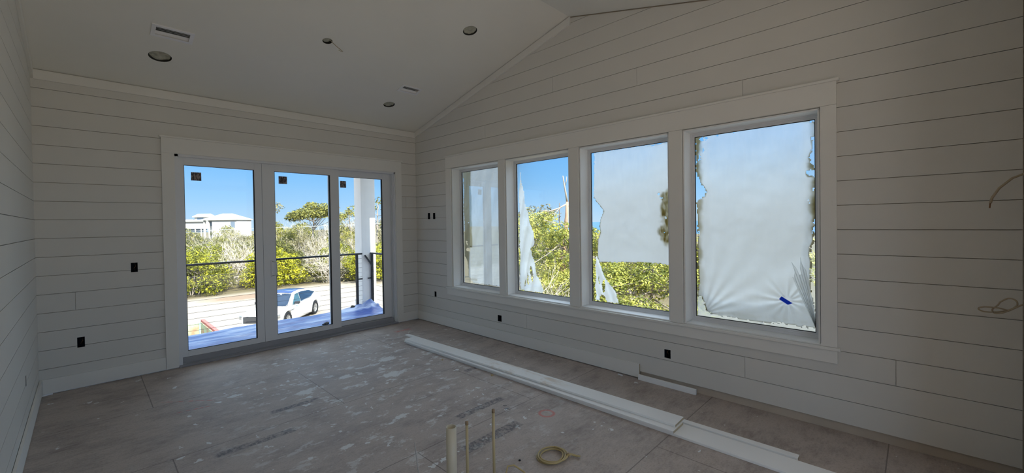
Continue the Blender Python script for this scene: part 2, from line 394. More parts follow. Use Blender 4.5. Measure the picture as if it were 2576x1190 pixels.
# rear wall stub beside the opening to the rest of the floor, and header over it
mb = MB(); mb.box(-0.9, 0.0, YR-0.15, YR-0.010, 0, 3.1); mb.box(XL, 0.0, YR-0.15, YR-0.010, 3.1, 3.36)
struct(mb.build('wall_rear', M['drywall']))
mb = MB()  # unseen room added behind the camera, openings enlarged to brighten the interior
mb.box(XL, -3.95, -11.35, -11.2, 0, 3.1); mb.box(2.2, 2.4, -11.35, -11.2, 0, 3.1); mb.box(XL, 2.4, -11.35, -11.2, 2.9, 3.1); mb.box(XL, 2.4, -11.35, -11.2, -0.02, 0.1)
mb.box(0.2, 2.6, YR-0.2, YR-0.05, 0, 3.1); mb.box(2.4, 2.6, -11.35, YR-0.05, 0, 0.2); mb.box(2.4, 2.6, -11.35, YR-0.05, 2.9, 3.1)
mb.box(2.4, 2.6, -11.35, -11.0, 0.2, 2.9); mb.box(2.4, 2.6, -7.2, YR-0.05, 0.2, 2.9)
struct(mb.build('wall_added_room', M['drywall']))
# floor
mb = MB(); mb.box(XL-0.2, 0.2, -11.35, 0.0, -0.03, 0.0); mb.box(0.2, 2.6, -11.35, YR, -0.03, 0.0)
struct(mb.build('floor', M['floor'])); 
mb = MB(); mb.box(XL-0.2, 0.2, -11.3, 0.2, -0.35, -0.032)
struct(mb.build('trim_9', M['siding']), 'rim of the floor framing')
# ceiling with real holes
HOLES = [(-3.405, -0.665, 0.093), (-0.865, -0.680, 0.080), (-0.868, -2.505, 0.082), (-2.120, -1.630, 0.050)]
VENTS = [(-3.352, -1.093, 0.315, 0.185), (-0.812, -1.150, 0.305, 0.175)]
CN = math.sqrt(1+SL*SL)
def cpt(x, y, off=0.0):    # point on front ceiling slope, off = distance below it
    return Vector((x, y - off*SL/CN, EAVE - SL*y - off/CN))
bm = bmesh.new()
def loop(pts):
    vs = [bm.verts.new((p[0], p[1], 0)) for p in pts]
    for i in range(len(vs)): bm.edges.new((vs[i], vs[(i+1) % len(vs)]))
loop([(XL, 0.0), (0.0, 0.0), (0.0, RIDGE), (XL, RIDGE)])
for x, y, r in HOLES: loop([(x+r*math.cos(2*math.pi*k/32), y+r/CN*math.sin(2*math.pi*k/32)) for k in range(32)])
for x, y, w, h in VENTS: loop([(x+sx_*(w/2-0.03), y+sy_*(h/2-0.028)/CN) for sx_, sy_ in ((-1, -1), (1, -1), (1, 1), (-1, 1))])
bmesh.ops.triangle_fill(bm, use_beauty=True, edges=bm.edges[:])
mb = MB()
for f in bm.faces:
    mb.face([cpt(v.co.x, v.co.y) for v in f.verts])
    mb.face([cpt(v.co.x, v.co.y, -0.012) for v in reversed(f.verts)])
bm.free()
for x, y, r in HOLES:      # cut edge of the drywall
    for k in range(32):
        a, b = 2*math.pi*k/32, 2*math.pi*(k+1)/32
        p, q = (x+r*math.cos(a), y+r/CN*math.sin(a)), (x+r*math.cos(b), y+r/CN*math.sin(b))
        mb.face([cpt(*p), cpt(*q), cpt(*q, -0.012), cpt(*p, -0.012)])
zr = ztop(RIDGE)
mb.add([(XL, RIDGE, zr), (0, RIDGE, zr), (0, YR-0.01, ztop(YR-0.01)), (XL, YR-0.01, ztop(YR-0.01)), (XL, RIDGE, zr+0.012), (0, RIDGE, zr+0.012), (0, YR-0.01, ztop(YR-0.01)+0.012), (XL, YR-0.01, ztop(YR-0.01)+0.012)],
       [(0, 3, 2, 1), (4, 5, 6, 7), (0, 1, 5, 4), (2, 3, 7, 6), (1, 2, 6, 5), (3, 0, 4, 7)])
struct(mb.build('ceiling', M['ceil']))
mb = MB()   # roof above
for (ya, yb) in ((0.75, RIDGE), (RIDGE, YR-0.2)):
    za, zb = (EAVE - SL*ya if ya > RIDGE else zr) + 0.22, ztop(yb)+0.22
    mb.add([(XL-0.25, ya, za), (0.2, ya, za), (0.2, yb, zb), (XL-0.25, yb, zb), (XL-0.25, ya, za+0.15), (0.2, ya, za+0.15), (0.2, yb, zb+0.15), (XL-0.25, yb, zb+0.15)],
           [(0, 1, 2, 3), (4, 7, 6, 5), (0, 4, 5, 1), (1, 5, 6, 2), (2, 6, 7, 3), (3, 7, 4, 0)])
mb.box(XL-0.2, 2.8, -11.6, YR-0.15, 3.1, 3.3)
struct(mb.build('ceiling_roof', M['siding']), 'roof over the room')
mb = MB(); mb.box(XL-0.25, 0.2, 0.2, 0.75, 3.16, 3.42)
struct(mb.build('trim_10', M['siding']), 'eave over the porch door')

# ---------------------------------------------------------------- trims
mb = MB(); mb.box(XL+0.02, -0.02, -0.020, -0.0005, 3.090, 3.183)
struct(mb.build('trim_1', M['trim']), 'flat board along the top of the door wall')
def rake(name, x0, x1, ya, yb, label, h=0.094):
    m = MB(); v = []
    for x in (x0, x1):
        v += [(x, ya, ztop(ya)-0.004), (x, yb, ztop(yb)-0.004), (x, yb, ztop(yb)-h), (x, ya, ztop(ya)-h)]
    m.add(v, [(0, 1, 2, 3), (7, 6, 5, 4), (0, 4, 5, 1), (1, 5, 6, 2), (2, 6, 7, 3), (3, 7, 4, 0)])
    struct(m.build(name, M['trim']), label)
rake('trim_2', -0.020, -0.0005, 0.0, -3.275, 'sloping board under the ceiling on the window wall')
rake('trim_3', XL+0.0005, XL+0.020, 0.0, RIDGE, 'sloping board under the ceiling on the left wall')
mb = MB(); mb.bevbox(XL+0.02, -3.352, -0.016, -0.0005, 0.009, 0.150, 0.002)
struct(mb.build('baseboard_back', M['trim']))
mb = MB(); mb.bevbox(-0.288, -0.016, -0.016, -0.0005, 0.009, 0.150, 0.002)
struct(mb.build('baseboard_corner', M['trim']))
mb = MB()
n = 24; vv = []
for i in range(n+1):      # the board bows slightly off the wall in the middle
    y = -0.018 - (4.095-0.018)*i/n; b = 0.010*max(0, math.sin(math.pi*(i/n-0.15)/0.6)) if 0.15 < i/n < 0.75 else 0
    vv += [(-0.0005-b*0.3, y, 0.009), (-0.0165-b*0.3, y, 0.009), (-0.0165-b, y, 0.150), (-0.0005-b, y, 0.150)]
ff = []
for i in range(n):
    for k in range(4): ff.append((i*4+k, i*4+(k+1) % 4, (i+1)*4+(k+1) % 4, (i+1)*4+k))
mb.add(vv, ff + [(0, 1, 2, 3), (n*4+3, n*4+2, n*4+1, n*4)]); mb.mi[-1] = 1
struct(mb.build('baseboard_right', [M['trim'], M['raw_edge']]))
mb = MB()
n = 10; vv = []
for i in range(n+1):
    y = -0.002 - 6.4*i/n; b = 0.003
    vv += [(XL+b, y, 0.004), (XL+0.016+b, y, 0.004), (XL+0.016+b, y, 0.150), (XL+b, y, 0.150)]
ff = []
for i in range(n):
    for k in range(4): ff.append((i*4+k, i*4+(k+1) % 4, (i+1)*4+(k+1) % 4, (i+1)*4+k))
mb.add(vv, ff + [(0, 1, 2, 3), (n*4+3, n*4+2, n*4+1, n*4)])
struct(mb.build('baseboard_left', M['trim']))
# door casing
mb = MB()
mb.box(-3.350, -3.235, -0.020, -0.0005, 0.010, 2.480); mb.box(-0.400, -0.290, -0.020, -0.0005, 0.010, 2.480)
mb.box(-3.350, -0.290, -0.021, -0.0005, 2.4805, 2.655); mb.bevbox(-3.366, -0.274, -0.040, -0.0005, 2.655, 2.674, 0.003)
struct(mb.build('trim_4', M['trim']), 'white casing around the sliding doors')
# window casing with a ledge and apron under it
mb = MB()
for a, b in ((-0.990, -0.865), (-2.170, -2.045), (-3.370, -3.236), (-4.553, -4.428), (-5.714, -5.614)):
    mb.box(-0.020, -0.0005, a, b, 0.642, 2.480)
mb.box(-0.021, -0.0005, -5.714, -0.865, 2.482, 2.655); mb.bevbox(-0.040, -0.0005, -5.732, -0.847, 2.655, 2.674, 0.003)
mb.bevbox(-0.036, -0.0005, -5.734, -0.845, 0.618, 0.640, 0.003); mb.box(-0.020, -0.0005, -5.714, -0.865, 0.520, 0.617)
struct(mb.build('trim_5', M['trim']), 'white casing around the four windows')

# ---------------------------------------------------------------- windows
FX = 0.144
def ring(mb, y0, y1, z0, z1, w, x0, x1, hz=None):
    """rectangular frame in the YZ plane"""
    hz = hz or w
    mb.box(x0, x1, y0, y0+w, z0, z1); mb.box(x0, x1, y1-w, y1, z0, z1)
    mb.box(x0, x1, y0+w, y1-w, z1-hz, z1); mb.box(x0, x1, y0+w, y1-w, z0, z0+hz)
for i, (a, b) in enumerate(WIN):
    w = empty('window_%d' % (i+1), (FX, (a+b)/2, WZ[0])); struct(w)
    yc = (a+b)/2; lo = (-FX, -yc, -WZ[0])
    m = MB(); t = 0.014
    m.box(-0.003, FX, a+0.005, a+t+0.004, WZ[0]+t, WZ[1]-t); m.box(-0.003, FX, b-t-0.004, b-0.005, WZ[0]+t, WZ[1]-t)
    m.box(-0.003, FX, a+0.005, b-0.005, WZ[1]-t-0.004, WZ[1]-0.005); m.box(-0.003, FX, a+0.001, b-0.001, WZ[0]+0.001, WZ[0]+t-0.002)
    m.build('jamb_liner', M['jamb'], w, lo)
    m = MB(); ring(m, a+0.001, b-0.001, WZ[0]+0.001, WZ[1]-0.001, 0.030, FX, FX+0.056)
    ring(m, a+0.030, b-0.030, WZ[0]+0.030, WZ[1]-0.030, 0.012, FX+0.006, FX+0.05)
    m.build('frame', M['vinyl'], w, lo)
    m = MB(); ring(m, a+0.041, b-0.041, WZ[0]+0.041, WZ[1]-0.041, 0.014, FX+0.012, FX+0.032)
    m.build('sash', M['vinyl'], w, lo)
    m = MB(); ring(m, a+0.054, b-0.054, WZ[0]+0.054, WZ[1]-0.054, 0.006, FX+0.013, FX+0.024)
    m.build('gasket', M['black'], w, lo)
    m = MB(); m.box(FX+0.018, FX+0.022, a+0.056, b-0.056, WZ[0]+0.056, WZ[1]-0.056)
    m.build('glass_pane', M['glass'], w, lo)

# ---------------------------------------------------------------- sliding doors
mb = MB()
x0, x1 = DOOR[0]+0.001, DOOR[1]-0.001
mb.box(x0, x0+0.034, -0.002, 0.175, 0.0, 2.478); mb.box(x1-0.018, x1, -0.002, 0.09, 0.0, 2.478); mb.box(x1-0.045, x1, 0.09, 0.175, 0, 2.478)
mb.box(x1-0.030, x1-0.018, 0.028, 0.040, 0.02, 2.46); mb.box(x1-0.034, x1-0.018, 0.070, 0.086, 0.02, 2.46)
mb.box(x0, x1, -0.002, 0.175, 2.452, 2.4805)
struct(mb.build('trim_6', M['vinyl']), 'white vinyl frame of the sliding doors')
mb = MB(); mb.bevbox(x0, x1, -0.045, 0.012, 0.001, 0.022, 0.004); mb.box(x0, x1, 0.012, 0.18, 0.0, 0.030); mb.box(x0+0.03, x1-0.05, 0.03, 0.075, 0.03, 0.094); mb.box(x0+0.03, x1-0.05, 0.09, 0.135, 0.03, 0.094)
sill = simple('grey_threshold', (0.34, 0.34, 0.36), 0.45, 0.4)
struct(mb.build('trim_7', sill), 'grey threshold under the sliding doors')
def door(i, xa, xb, y, ls, rs, stick, gk=0.008):
    """xa,xb outer; ls,rs stile widths"""
    d = empty('door_%d' % i, ((xa+xb)/2, y, 0.096)); struct(d); lo = (-(xa+xb)/2, -y, -0.096)
    zb, zt = 0.096, 2.452; g0, g1 = xa+ls, xb-rs; gz0, gz1 = 0.165, 2.362; th = 0.042
    m = MB(); m.bevbox(xa, g0, y, y+th, zb, zt, 0.003); m.bevbox(g1, xb, y, y+th, zb, zt, 0.003)
    m.build('stile', M['vinyl'], d, lo)
    m = MB(); m.box(g0, g1, y+0.001, y+th-0.001, zb, gz0); m.box(g0, g1, y+0.001, y+th-0.001, gz1, zt)
    m.build('rail', M['vinyl'], d, lo)
    m = MB(); y2 = y+0.02
    m.box(g0, g0+0.004, y+0.003, y2, gz0, gz1); m.box(g1-gk, g1, y+0.003, y2+0.02, gz0, gz1)
    m.box(g0, g1, y+0.003, y2, gz0, gz0+0.005); m.box(g0, g1, y+0.003, y2, gz1-0.005, gz1)
    m.build('gasket', M['black'], d, lo)
    m = MB(); m.box(g0, g1, y+0.018, y+0.022, gz0, gz1); m.build('glass_pane', M['glass'], d, lo)
    m = MB(); sx0, sx1, sz0, sz1 = stick; m.box(sx0, sx1, y+0.0165, y+0.0178, sz0, sz1)
    s = m.build('sticker', M['sticker'], d, lo); s['label'] = 'dark printed sticker in the upper left corner'
    return d, lo
door(1, -3.2005, -2.333, 0.035, 0.057, 0.085, (-3.075, -2.975, 2.185, 2.285))
d2, lo = door(2, -2.330, -1.313, 0.035, 0.150, 0.128, (-2.125, -2.020, 2.200, 2.302), 0.012)
door(3, -1.440, -0.446, 0.092, 0.130, 0.132, (-1.262, -1.170, 2.195, 2.298))
# handle on the middle panel
m = MB(); m.bevbox(-2.246, -2.219, 0.026, 0.035, 0.945, 1.175, 0.004)
m.build('handle_plate', M['vinyl'], d2, lo)
m = MB(); m.tube([(-2.228, 0.026, 0.965), (-2.222, -0.012, 0.968), (-2.198, -0.020, 0.972), (-2.192, -0.020, 0.985), (-2.192, -0.020, 1.135), (-2.198, -0.020, 1.148), (-2.222, -0.012, 1.152), (-2.228, 0.026, 1.155)], 0.0065, 8)
hd = m.build('handle', simple('off_white_handle', (0.70, 0.70, 0.66), 0.35, 0.5), d2, lo)
m = MB(); m.tube([(-2.233, 0.027, 1.01), (-2.233, 0.018, 1.01)], 0.010, 10); m.build('latch', M['slat'], d2, lo)

# ---------------------------------------------------------------- electrical boxes in the walls
def ebox(to3, u0, u1, z0, z1, label, wires, group='open electrical boxes in the walls'):
    c = to3((u0+u1)/2, (z0+z1)/2, 0.0)
    o = empty('electrical_box', c); tag(o, label, 'electrical box', group); lo = tuple(-q for q in c)
    m = MB(); t = 0.002
    def bx(ua, ub, za, zb, da, db):
        p = [to3(ua, za, da), to3(ub, zb, db)]; m.box(p[0][0], p[1][0], p[0][1], p[1][1], p[0][2], p[1][2])
    bx(u0, u0+t, z0, z1, 0.002, 0.07); bx(u1-t, u1, z0, z1, 0.002, 0.07); bx(u0, u1, z0, z0+t, 0.002, 0.07); bx(u0, u1, z1-t, z1, 0.002, 0.07); bx(u0, u1, z0, z1, 0.068, 0.07)
    m.build('housing', M['boxplastic'], o, lo)
    um, zm = (u0+u1)/2, (z0+z1)/2
    for k in range(wires):
        m = MB(); q = (k-0.5)*0.016
        m.tube([to3(um+q, z1-0.006, 0.060), to3(um+q*1.6, zm+0.01, 0.022), to3(um-q*0.5, zm-0.018, 0.030), to3(um+q, zm-0.028, 0.05)], 0.0022, 6)
        m.build('wire', M['boxplastic'] if k % 2 == 0 else M['copper'], o, lo)
tb = lambda u, z, d: (u, d, z); tr_ = lambda u, z, d: (d, u, z); tl = lambda u, z, d: (XL-d, u, z)
ebox(tb, *boxes_back[0], 'open black box in the door wall, left of the door casing at handle height', 2)
ebox(tb, *boxes_back[1], 'open black box low on the door wall, nearest the left corner', 2)
ebox(tr_, *boxes_right[0], 'narrow open switch box, nearer the corner of the pair left of the windows', 1)
ebox(tr_, *boxes_right[1], 'narrow open switch box, nearer the window of the pair left of the windows', 1)
ebox(tr_, *boxes_right[2], 'small open outlet box low between the corner and the first window', 1)
ebox(tr_, *boxes_right[3], 'open outlet box under the narrow first window', 1)
ebox(tr_, *boxes_right[4], 'open outlet box under the third window, right of the baseboard end', 2)
ebox(tl, *boxes_left[0], 'open box seen edge-on in the left wall near its baseboard', 1)

# ---------------------------------------------------------------- ceiling registers and light cans
CM = Matrix.Rotation(-math.atan(SL), 4, 'X')
def on_ceiling(name, x, y):
    o = empty(name, cpt(x, y)); o.rotation_euler = (-math.atan(SL), 0, 0); return o     # local z points up out of the slope
for (x, y, w, h), lab in zip(VENTS, ('larger-looking white ceiling register near the left wall above the sliding doors', 'smaller-looking white ceiling register near the corner of the two window walls')):
    o = on_ceiling('ceiling_register', x, y); tag(o, lab, 'vent', 'white slotted ceiling registers')
    m = MB(); fw = 0.032
    for (a, b, c, d) in ((-w/2, w/2, -h/2, -h/2+fw), (-w/2, w/2, h/2-fw, h/2), (-w/2, -w/2+fw, -h/2+fw, h/2-fw), (w/2-fw, w/2, -h/2+fw, h/2-fw)):
        m.bevbox(a, b, c, d, -0.010, -0.0005, 0.002)
    m.build('frame', M['slat'], o)
    ns = 6; ih = h-2*fw
    for k in range(ns):
        yy = -h/2+fw + ih*(k+0.5)/ns
        m = MB(); mm = Matrix.Translation((0, yy, 0.004)) @ Matrix.Rotation(R(48 if k < 4 else -35), 4, 'X')
        m.box(-w/2+fw, w/2-fw, -0.009, 0.009, -0.0008, 0.0008, mm); m.build('slat', M['slat'], o)
    m = MB(); m.box(-w/2+0.031, w/2-0.031, -h/2+0.030, h/2-0.030, 0.10, 0.105)
    for q in (-1, 1): m.box(q*(w/2-0.031), q*(w/2-0.029), -h/2+0.028, h/2-0.028, 0.014, 0.105); m.box(-w/2+0.03, w/2-0.03, q*(h/2-0.030), q*(h/2-0.028), 0.014, 0.105)
    m.build('duct', M['black'], o)
for (x, y, r), lab, nm in zip(HOLES, ('round light cut-out with olive paper inside, below the register nearest the left wall',
                                  'round light cut-out below the ceiling register near the far corner',
                                  'round light cut-out highest on the slope, close to the window wall',
                                  'small round ceiling box with a cut wire hanging out of it'), ('light_can',)*3 + ('ceiling_junction_box',)):
    o = on_ceiling(nm, x, y); tag(o, lab, 'ceiling light' if nm == 'light_can' else 'ceiling box', 'empty light cut-outs in the ceiling' if nm == 'light_can' else None)
    m = MB(); m.lathe([(r-0.001, -0.0005), (r-0.001, 0.11), (0.001, 0.112)], n=28)
    m.build('housing', M['cavity'], o)
    m = MB(); N = 10; V = []; F = []
    for i in range(N+1):
        for k in range(24):
            rr = (r-0.008)*i/N; a = 2*math.pi*k/24
            z = 0.016+0.014*noise.noise(Vector((rr*math.cos(a)*26+x*9, rr*math.sin(a)*26, y*5)))
            V.append((rr*math.cos(a), rr*math.sin(a), z))
    for i in range(N):
        for k in range(24): F.append((i*24+k, i*24+(k+1) % 24, (i+1)*24+(k+1) % 24, (i+1)*24+k))
    m.add(V, F, False); m.build('paper_plug' if nm == 'light_can' else 'box_interior', M['paper'], o)
    if nm != 'light_can':
        m = MB(); m.tube([(0.02, -0.01, 0.02), (0.035, -0.03, -0.02), (0.075, -0.05, -0.075), (0.125, -0.06, -0.12), (0.10, -0.075, -0.135), (0.07, -0.08, -0.132)], [0.004]*4+[0.0025]*2, 8)
        m.build('wire', M['cablew'], o)

# ---------------------------------------------------------------- plastic film on the windows
def film_mat(name, base, warm=(0.42, 0.36, 0.10)):
    t = NT(name)
    at = t.n('ShaderNodeAttribute'); at.attribute_name = 'stain'; st = t.n('ShaderNodeSeparateColor'); t.l(at.outputs['Color'], st.inputs[0])
    S, T = st.outputs[0], st.outputs[1]     # S: brown residue, T: milky thickness
    vein = t.noise(9, 6, stretch=(1, 2.5, 0.6), rough=0.65)
    br = t.mix(t.noise(30, 4), (0.24, 0.19, 0.08), (0.42, 0.36, 0.18))
    c = t.mix(S, base, br)
    tl_ = t.n('ShaderNodeBsdfTranslucent'); t.l(c, tl_.inputs[0])
    df = t.n('ShaderNodeBsdfDiffuse'); t.l(c, df.inputs[0])
    tp = t.n('ShaderNodeBsdfTransparent'); tp.inputs[0].default_value = (0.93, 0.95, 0.97, 1)
    m1 = t.n('ShaderNodeMixShader'); m1.inputs[0].default_value = 0.12; t.l(tl_.outputs[0], m1.inputs[1]); t.l(df.outputs[0], m1.inputs[2])
    m2 = t.n('ShaderNodeMixShader'); t.l(t.math('ADD', t.math('MULTIPLY', T, 1.0), t.math('MULTIPLY', t.math('SUBTRACT', vein, 0.5), 0.12), True), m2.inputs[0]); t.l(tp.outputs[0], m2.inputs[1]); t.l(m1.outputs[0], m2.inputs[2])
    return t.done(m2.outputs[0])
M['film'] = film_mat('milky_plastic_film', (0.80, 0.785, 0.765))
M['film_bright'] = film_mat('brightened_film', (0.93, 0.92, 0.90))  # brighter copy of the film, the light it catches put into the colour
def seg_d(p, a, b):
    ab = (b[0]-a[0], b[1]-a[1]); L = ab[0]**2+ab[1]**2 or 1e-9
    t = max(0, min(1, ((p[0]-a[0])*ab[0]+(p[1]-a[1])*ab[1])/L))
    return math.hypot(p[0]-a[0]-ab[0]*t, p[1]-a[1]-ab[1]*t)
def inside(p, poly):
    r = False; j = len(poly)-1
    for i in range(len(poly)):
        if (poly[i][1] > p[1]) != (poly[j][1] > p[1]) and p[0] < (poly[j][0]-poly[i][0])*(p[1]-poly[i][1])/(poly[j][1]-poly[i][1])+poly[i][0]: r = not r
        j = i
    return r
def film(name, poly, x, label, stain, holes=(), step=0.008, ripple=0.004, jag=0.006, group=None, rip=None, cut=None, mat='film'):
    """thin sheet: the outline poly in (y,z) filled by a fine grid, rippled, real thickness"""
    ys = [p[0] for p in poly]; zs = [p[1] for p in poly]; y0, z0 = min(ys), min(zs)
    ny, nz = int((max(ys)-y0)/step)+1, int((max(zs)-z0)/step)+1
    idx = {}; V = []; F = []; ins = {}
    def chk(i, j):
        p = (y0+(i+.5)*step, z0+(j+.5)*step)
        q = (p[0]+jag*noise.noise(Vector((p[0]*45, p[1]*45, 3.1)))*2, p[1]+jag*noise.noise(Vector((p[0]*45, p[1]*45, 9.7)))*2)
        return inside(q, poly) and not (cut and inside(q, cut)) and not any(math.hypot((q[0]-h[0])/h[2], (q[1]-h[1])/h[3]) < 1 for h in holes)
    def vid(i, j):
        if (i, j) not in idx:
            y, z = y0+i*step, z0+j*step
            w = ripple*noise.fractal(Vector((y*3.0, z*3.0, x*7)), 1.0, 2.0, 3)
            if rip: w += rip(y, z)
            idx[(i, j)] = len(V); V.append((x+w, y, z))
        return idx[(i, j)]
    for i in range(ny):
        for j in range(nz):
            if chk(i, j): F.append((vid(i, j), vid(i+1, j), vid(i+1, j+1), vid(i, j+1)))
    me = bpy.data.meshes.new(name); me.from_pydata(V, [], F); me.materials.append(M[mat])
    me.polygons.foreach_set('use_smooth', [True]*len(F))
    ca = me.color_attributes.new('stain', 'FLOAT_COLOR', 'POINT')
    edges = list(zip(poly, poly[1:]+poly[:1]))
    for k, v in enumerate(V):
        y, z = v[1], v[2]
        s, t = stain(y, z, edges)
        ca.data[k].color = (max(0, min(1, s)), max(0, min(1, t)), 0, 1)
    o = bpy.data.objects.new(name, me); C.objects.link(o)
    sm = o.modifiers.new('thickness', 'SOLIDIFY'); sm.thickness = 0.0004
    if label: tag(o, label, 'plastic film', group)
    return o
def fn(y, z, s, k=0): return noise.fractal(Vector((y*s, z*s, k)), 1.0, 2.0, 4)
def sstep(v, a, b):
    t = max(0, min(1, (v-a)/(b-a))); return t*t*(3-2*t)
GX = 0.190
# window 4: a clear hazy sheet over the whole pane, and the frosted residue sheet with scorched-looking edges
P4 = [(-4.602,2.433),(-4.664,2.421),(-4.697,2.433),(-4.966,2.435),(-5.215,2.436),(-5.425,2.434),(-5.524,2.426),(-5.556,2.391),(-5.548,2.295),(-5.528,2.287),(-5.539,2.197),(-5.523,2.16),(-5.511,2.124),(-5.527,2.073),(-5.578,2.016),(-5.506,2.016),(-5.494,1.992),(-5.506,1.971),(-5.586,1.971),(-5.585,1.658),(-5.545,1.603),(-5.562,1.567),(-5.532,1.551),(-5.538,1.499),(-5.54,1.442),(-5.518,1.384),(-5.514,1.322),(-5.523,1.259),(-5.519,1.186),(-5.517,1.071),(-5.538,0.927),(-5.576,0.724),(-5.481,0.724),(-5.428,0.71),(-5.41,0.728),(-5.243,0.715),(-5.044,0.713),(-4.895,0.719),(-4.795,0.713),(-4.75,0.725),(-4.692,0.753),(-4.675,0.819),(-4.652,0.877),(-4.61,0.885),(-4.622,1.02),(-4.616,1.3),(-4.618,1.5),(-4.61,1.808),(-4.642,1.838),(-4.681,1.853),(-4.698,1.899),(-4.671,1.947),(-4.637,1.995),(-4.621,2.067),(-4.604,2.103)]
def st4(y, z, edges):
    dl = -4.61-y; dr = y+5.585; n_ = fn(y, z, 6)
    s = 0.0
    s = max(s, sstep(0.065+0.03*n_-dl, 0, 0.05)*(1 if z > 1.9 else 0.55 if z > 1.2 else 0.25))
    s = max(s, sstep(0.085+0.04*n_-dr, 0, 0.06)*(1.0 if 1.60 < z < 2.08 else 0.5 if z > 1.0 else 0.1))
    s = max(s, sstep(z-2.412+0.02*n_, 0, 0.03)*(0.7 if y < -5.2 else 0.25))
    d = min(seg_d((y, z), a, b) for a, b in edges)
    s = max(s, sstep(0.012-d, 0, 0.01)*(0.9 if (z > 1.0 or d < .012 and z > 0.74 and y > -4.7) else 0.3))
    if z < 0.80 and -5.50 < y < -4.8: s = max(s, 0.15*sstep(fn(y, z, 14, 2)+0.1, 0, 0.5)*sstep(0.79-z, 0, 0.05))
    halo = sstep(0.15-min(dl, dr), 0, 0.08)
    t = 0.36 + 0.56*sstep(2.45-z, 0, 0.95) + 0.10*halo
    if z < 1.0: t += 0.05*sstep(fn(y*1.2, z*3, 5, 8), -0.1, 0.5)
    t = max(t, 0.8*s)
    return s, t
H4 = [(-4.652, 2.402, 0.022, 0.014), (-4.640, 2.225, 0.008, 0.028), (-4.700, 2.40, 0.010, 0.007), (-5.523, 2.02, 0.006, 0.010), (-5.545, 1.86, 0.007, 0.02), (-4.628, 1.50, 0.006, 0.03), (-4.672, 2.30, 0.006, 0.02), (-5.30, 0.73, 0.03, 0.008), (-5.51, 1.76, 0.005, 0.01), (-4.80, 2.425, 0.02, 0.004), ]
def rip4(y, z):
    w = 0.0
    for (cy_, cz_, aa, bb) in ((-5.355, 0.925, 0.32, 0.014),):
        d = math.hypot(y-cy_, z-cz_); a = math.atan2(z-cz_, y-cy_)
        w += 0.35*bb*math.exp(-(d/aa)**2*2)*math.sin(a*13+2*noise.noise(Vector((a*2, d*3, 0))))*min(1, d/0.05)
    d = math.hypot(y+4.66, z-0.72); a = math.atan2(z-0.72, y+4.66)
    w += 0.006*math.exp(-d*2.2)*math.sin(a*22)
    return w
film('plastic_film', P4, GX+0.004, 'torn milky film with brown scorched edges filling the widest-looking right window', st4, H4, 0.0085, 0.010, 0.010, rip=rip4)
film('plastic_film', [(-4.60, 0.69), (-5.565, 0.69), (-5.565, 2.43), (-5.53, 2.43), (-5.50, 1.9), (-5.45, 0.9), (-4.75, 0.85), (-4.62, 1.0)], GX+0.020, 'clear hazy outer sheet behind the torn film of the right window', lambda y, z, e: (0, 0.15 + 0.25*sstep(1.1-z, 0, 0.4)), (), 0.02, 0.008, 0.0)
# bunched corner: a pleated fan running up from the sill corner
def pleat(name, apex, p0, p1, folds, amp, x, label, nr=28, na=90, milk=0.85):
    V = []; F = []; cols = []
    for i in range(nr+1):
        for k in range(na+1):
            a = k/na; e = (p0[0]+(p1[0]-p0[0])*a, p0[1]+(p1[1]-p0[1])*a); r = i/nr
            jit = 1-0.22*abs(math.sin(a*7+1))*(1 if i == nr else r)
            y = apex[0]+(e[0]-apex[0])*r*jit; z = apex[1]+(e[1]-apex[1])*r*jit
            w = amp*math.sin(a*folds*math.pi*2+1.5*noise.noise(Vector((a*9, r*2, 1))))*(0.25+0.75*r)
            V.append((x+w, y+0.004*math.sin(a*folds*6+r*3), z)); cols.append(milk)
    for i in range(nr):
        for k in range(na): F.append((i*(na+1)+k, i*(na+1)+k+1, (i+1)*(na+1)+k+1, (i+1)*(na+1)+k))
    me = bpy.data.meshes.new(name); me.from_pydata(V, [], F); me.materials.append(M['film_bright']); me.polygons.foreach_set('use_smooth', [True]*len(F))
    ca = me.color_attributes.new('stain', 'FLOAT_COLOR', 'POINT')
    for k, c in enumerate(cols): ca.data[k].color = (0, 0.66, 0, 1)
    o = bpy.data.objects.new(name, me); C.objects.link(o); sm = o.modifiers.new('thickness', 'SOLIDIFY'); sm.thickness = 0.0004
    if label: tag(o, label, 'plastic film')
    return o
pleat('plastic_film', (-5.565, 0.70), (-5.355, 1.235), (-5.475, 1.33), 6, 0.004, GX-0.012, 'pleated fan of white film gathered into the lower right corner of the right window')
m = MB(); m.cur = 0
tp = [(-5.315, 0.961), (-5.395, 0.912), (-5.361, 0.894), (-5.296, 0.935)]
m.add([(GX-0.012, *p) for p in tp] + [(GX-0.0118, *p) for p in tp], [(0, 1, 2, 3), (7, 6, 5, 4), (0, 4, 5, 1), (1, 5, 6, 2), (2, 6, 7, 3), (3, 7, 4, 0)])
tag(m.build('masking_tape', M['tape']), 'short strip of blue tape on the film of the right window', 'tape')
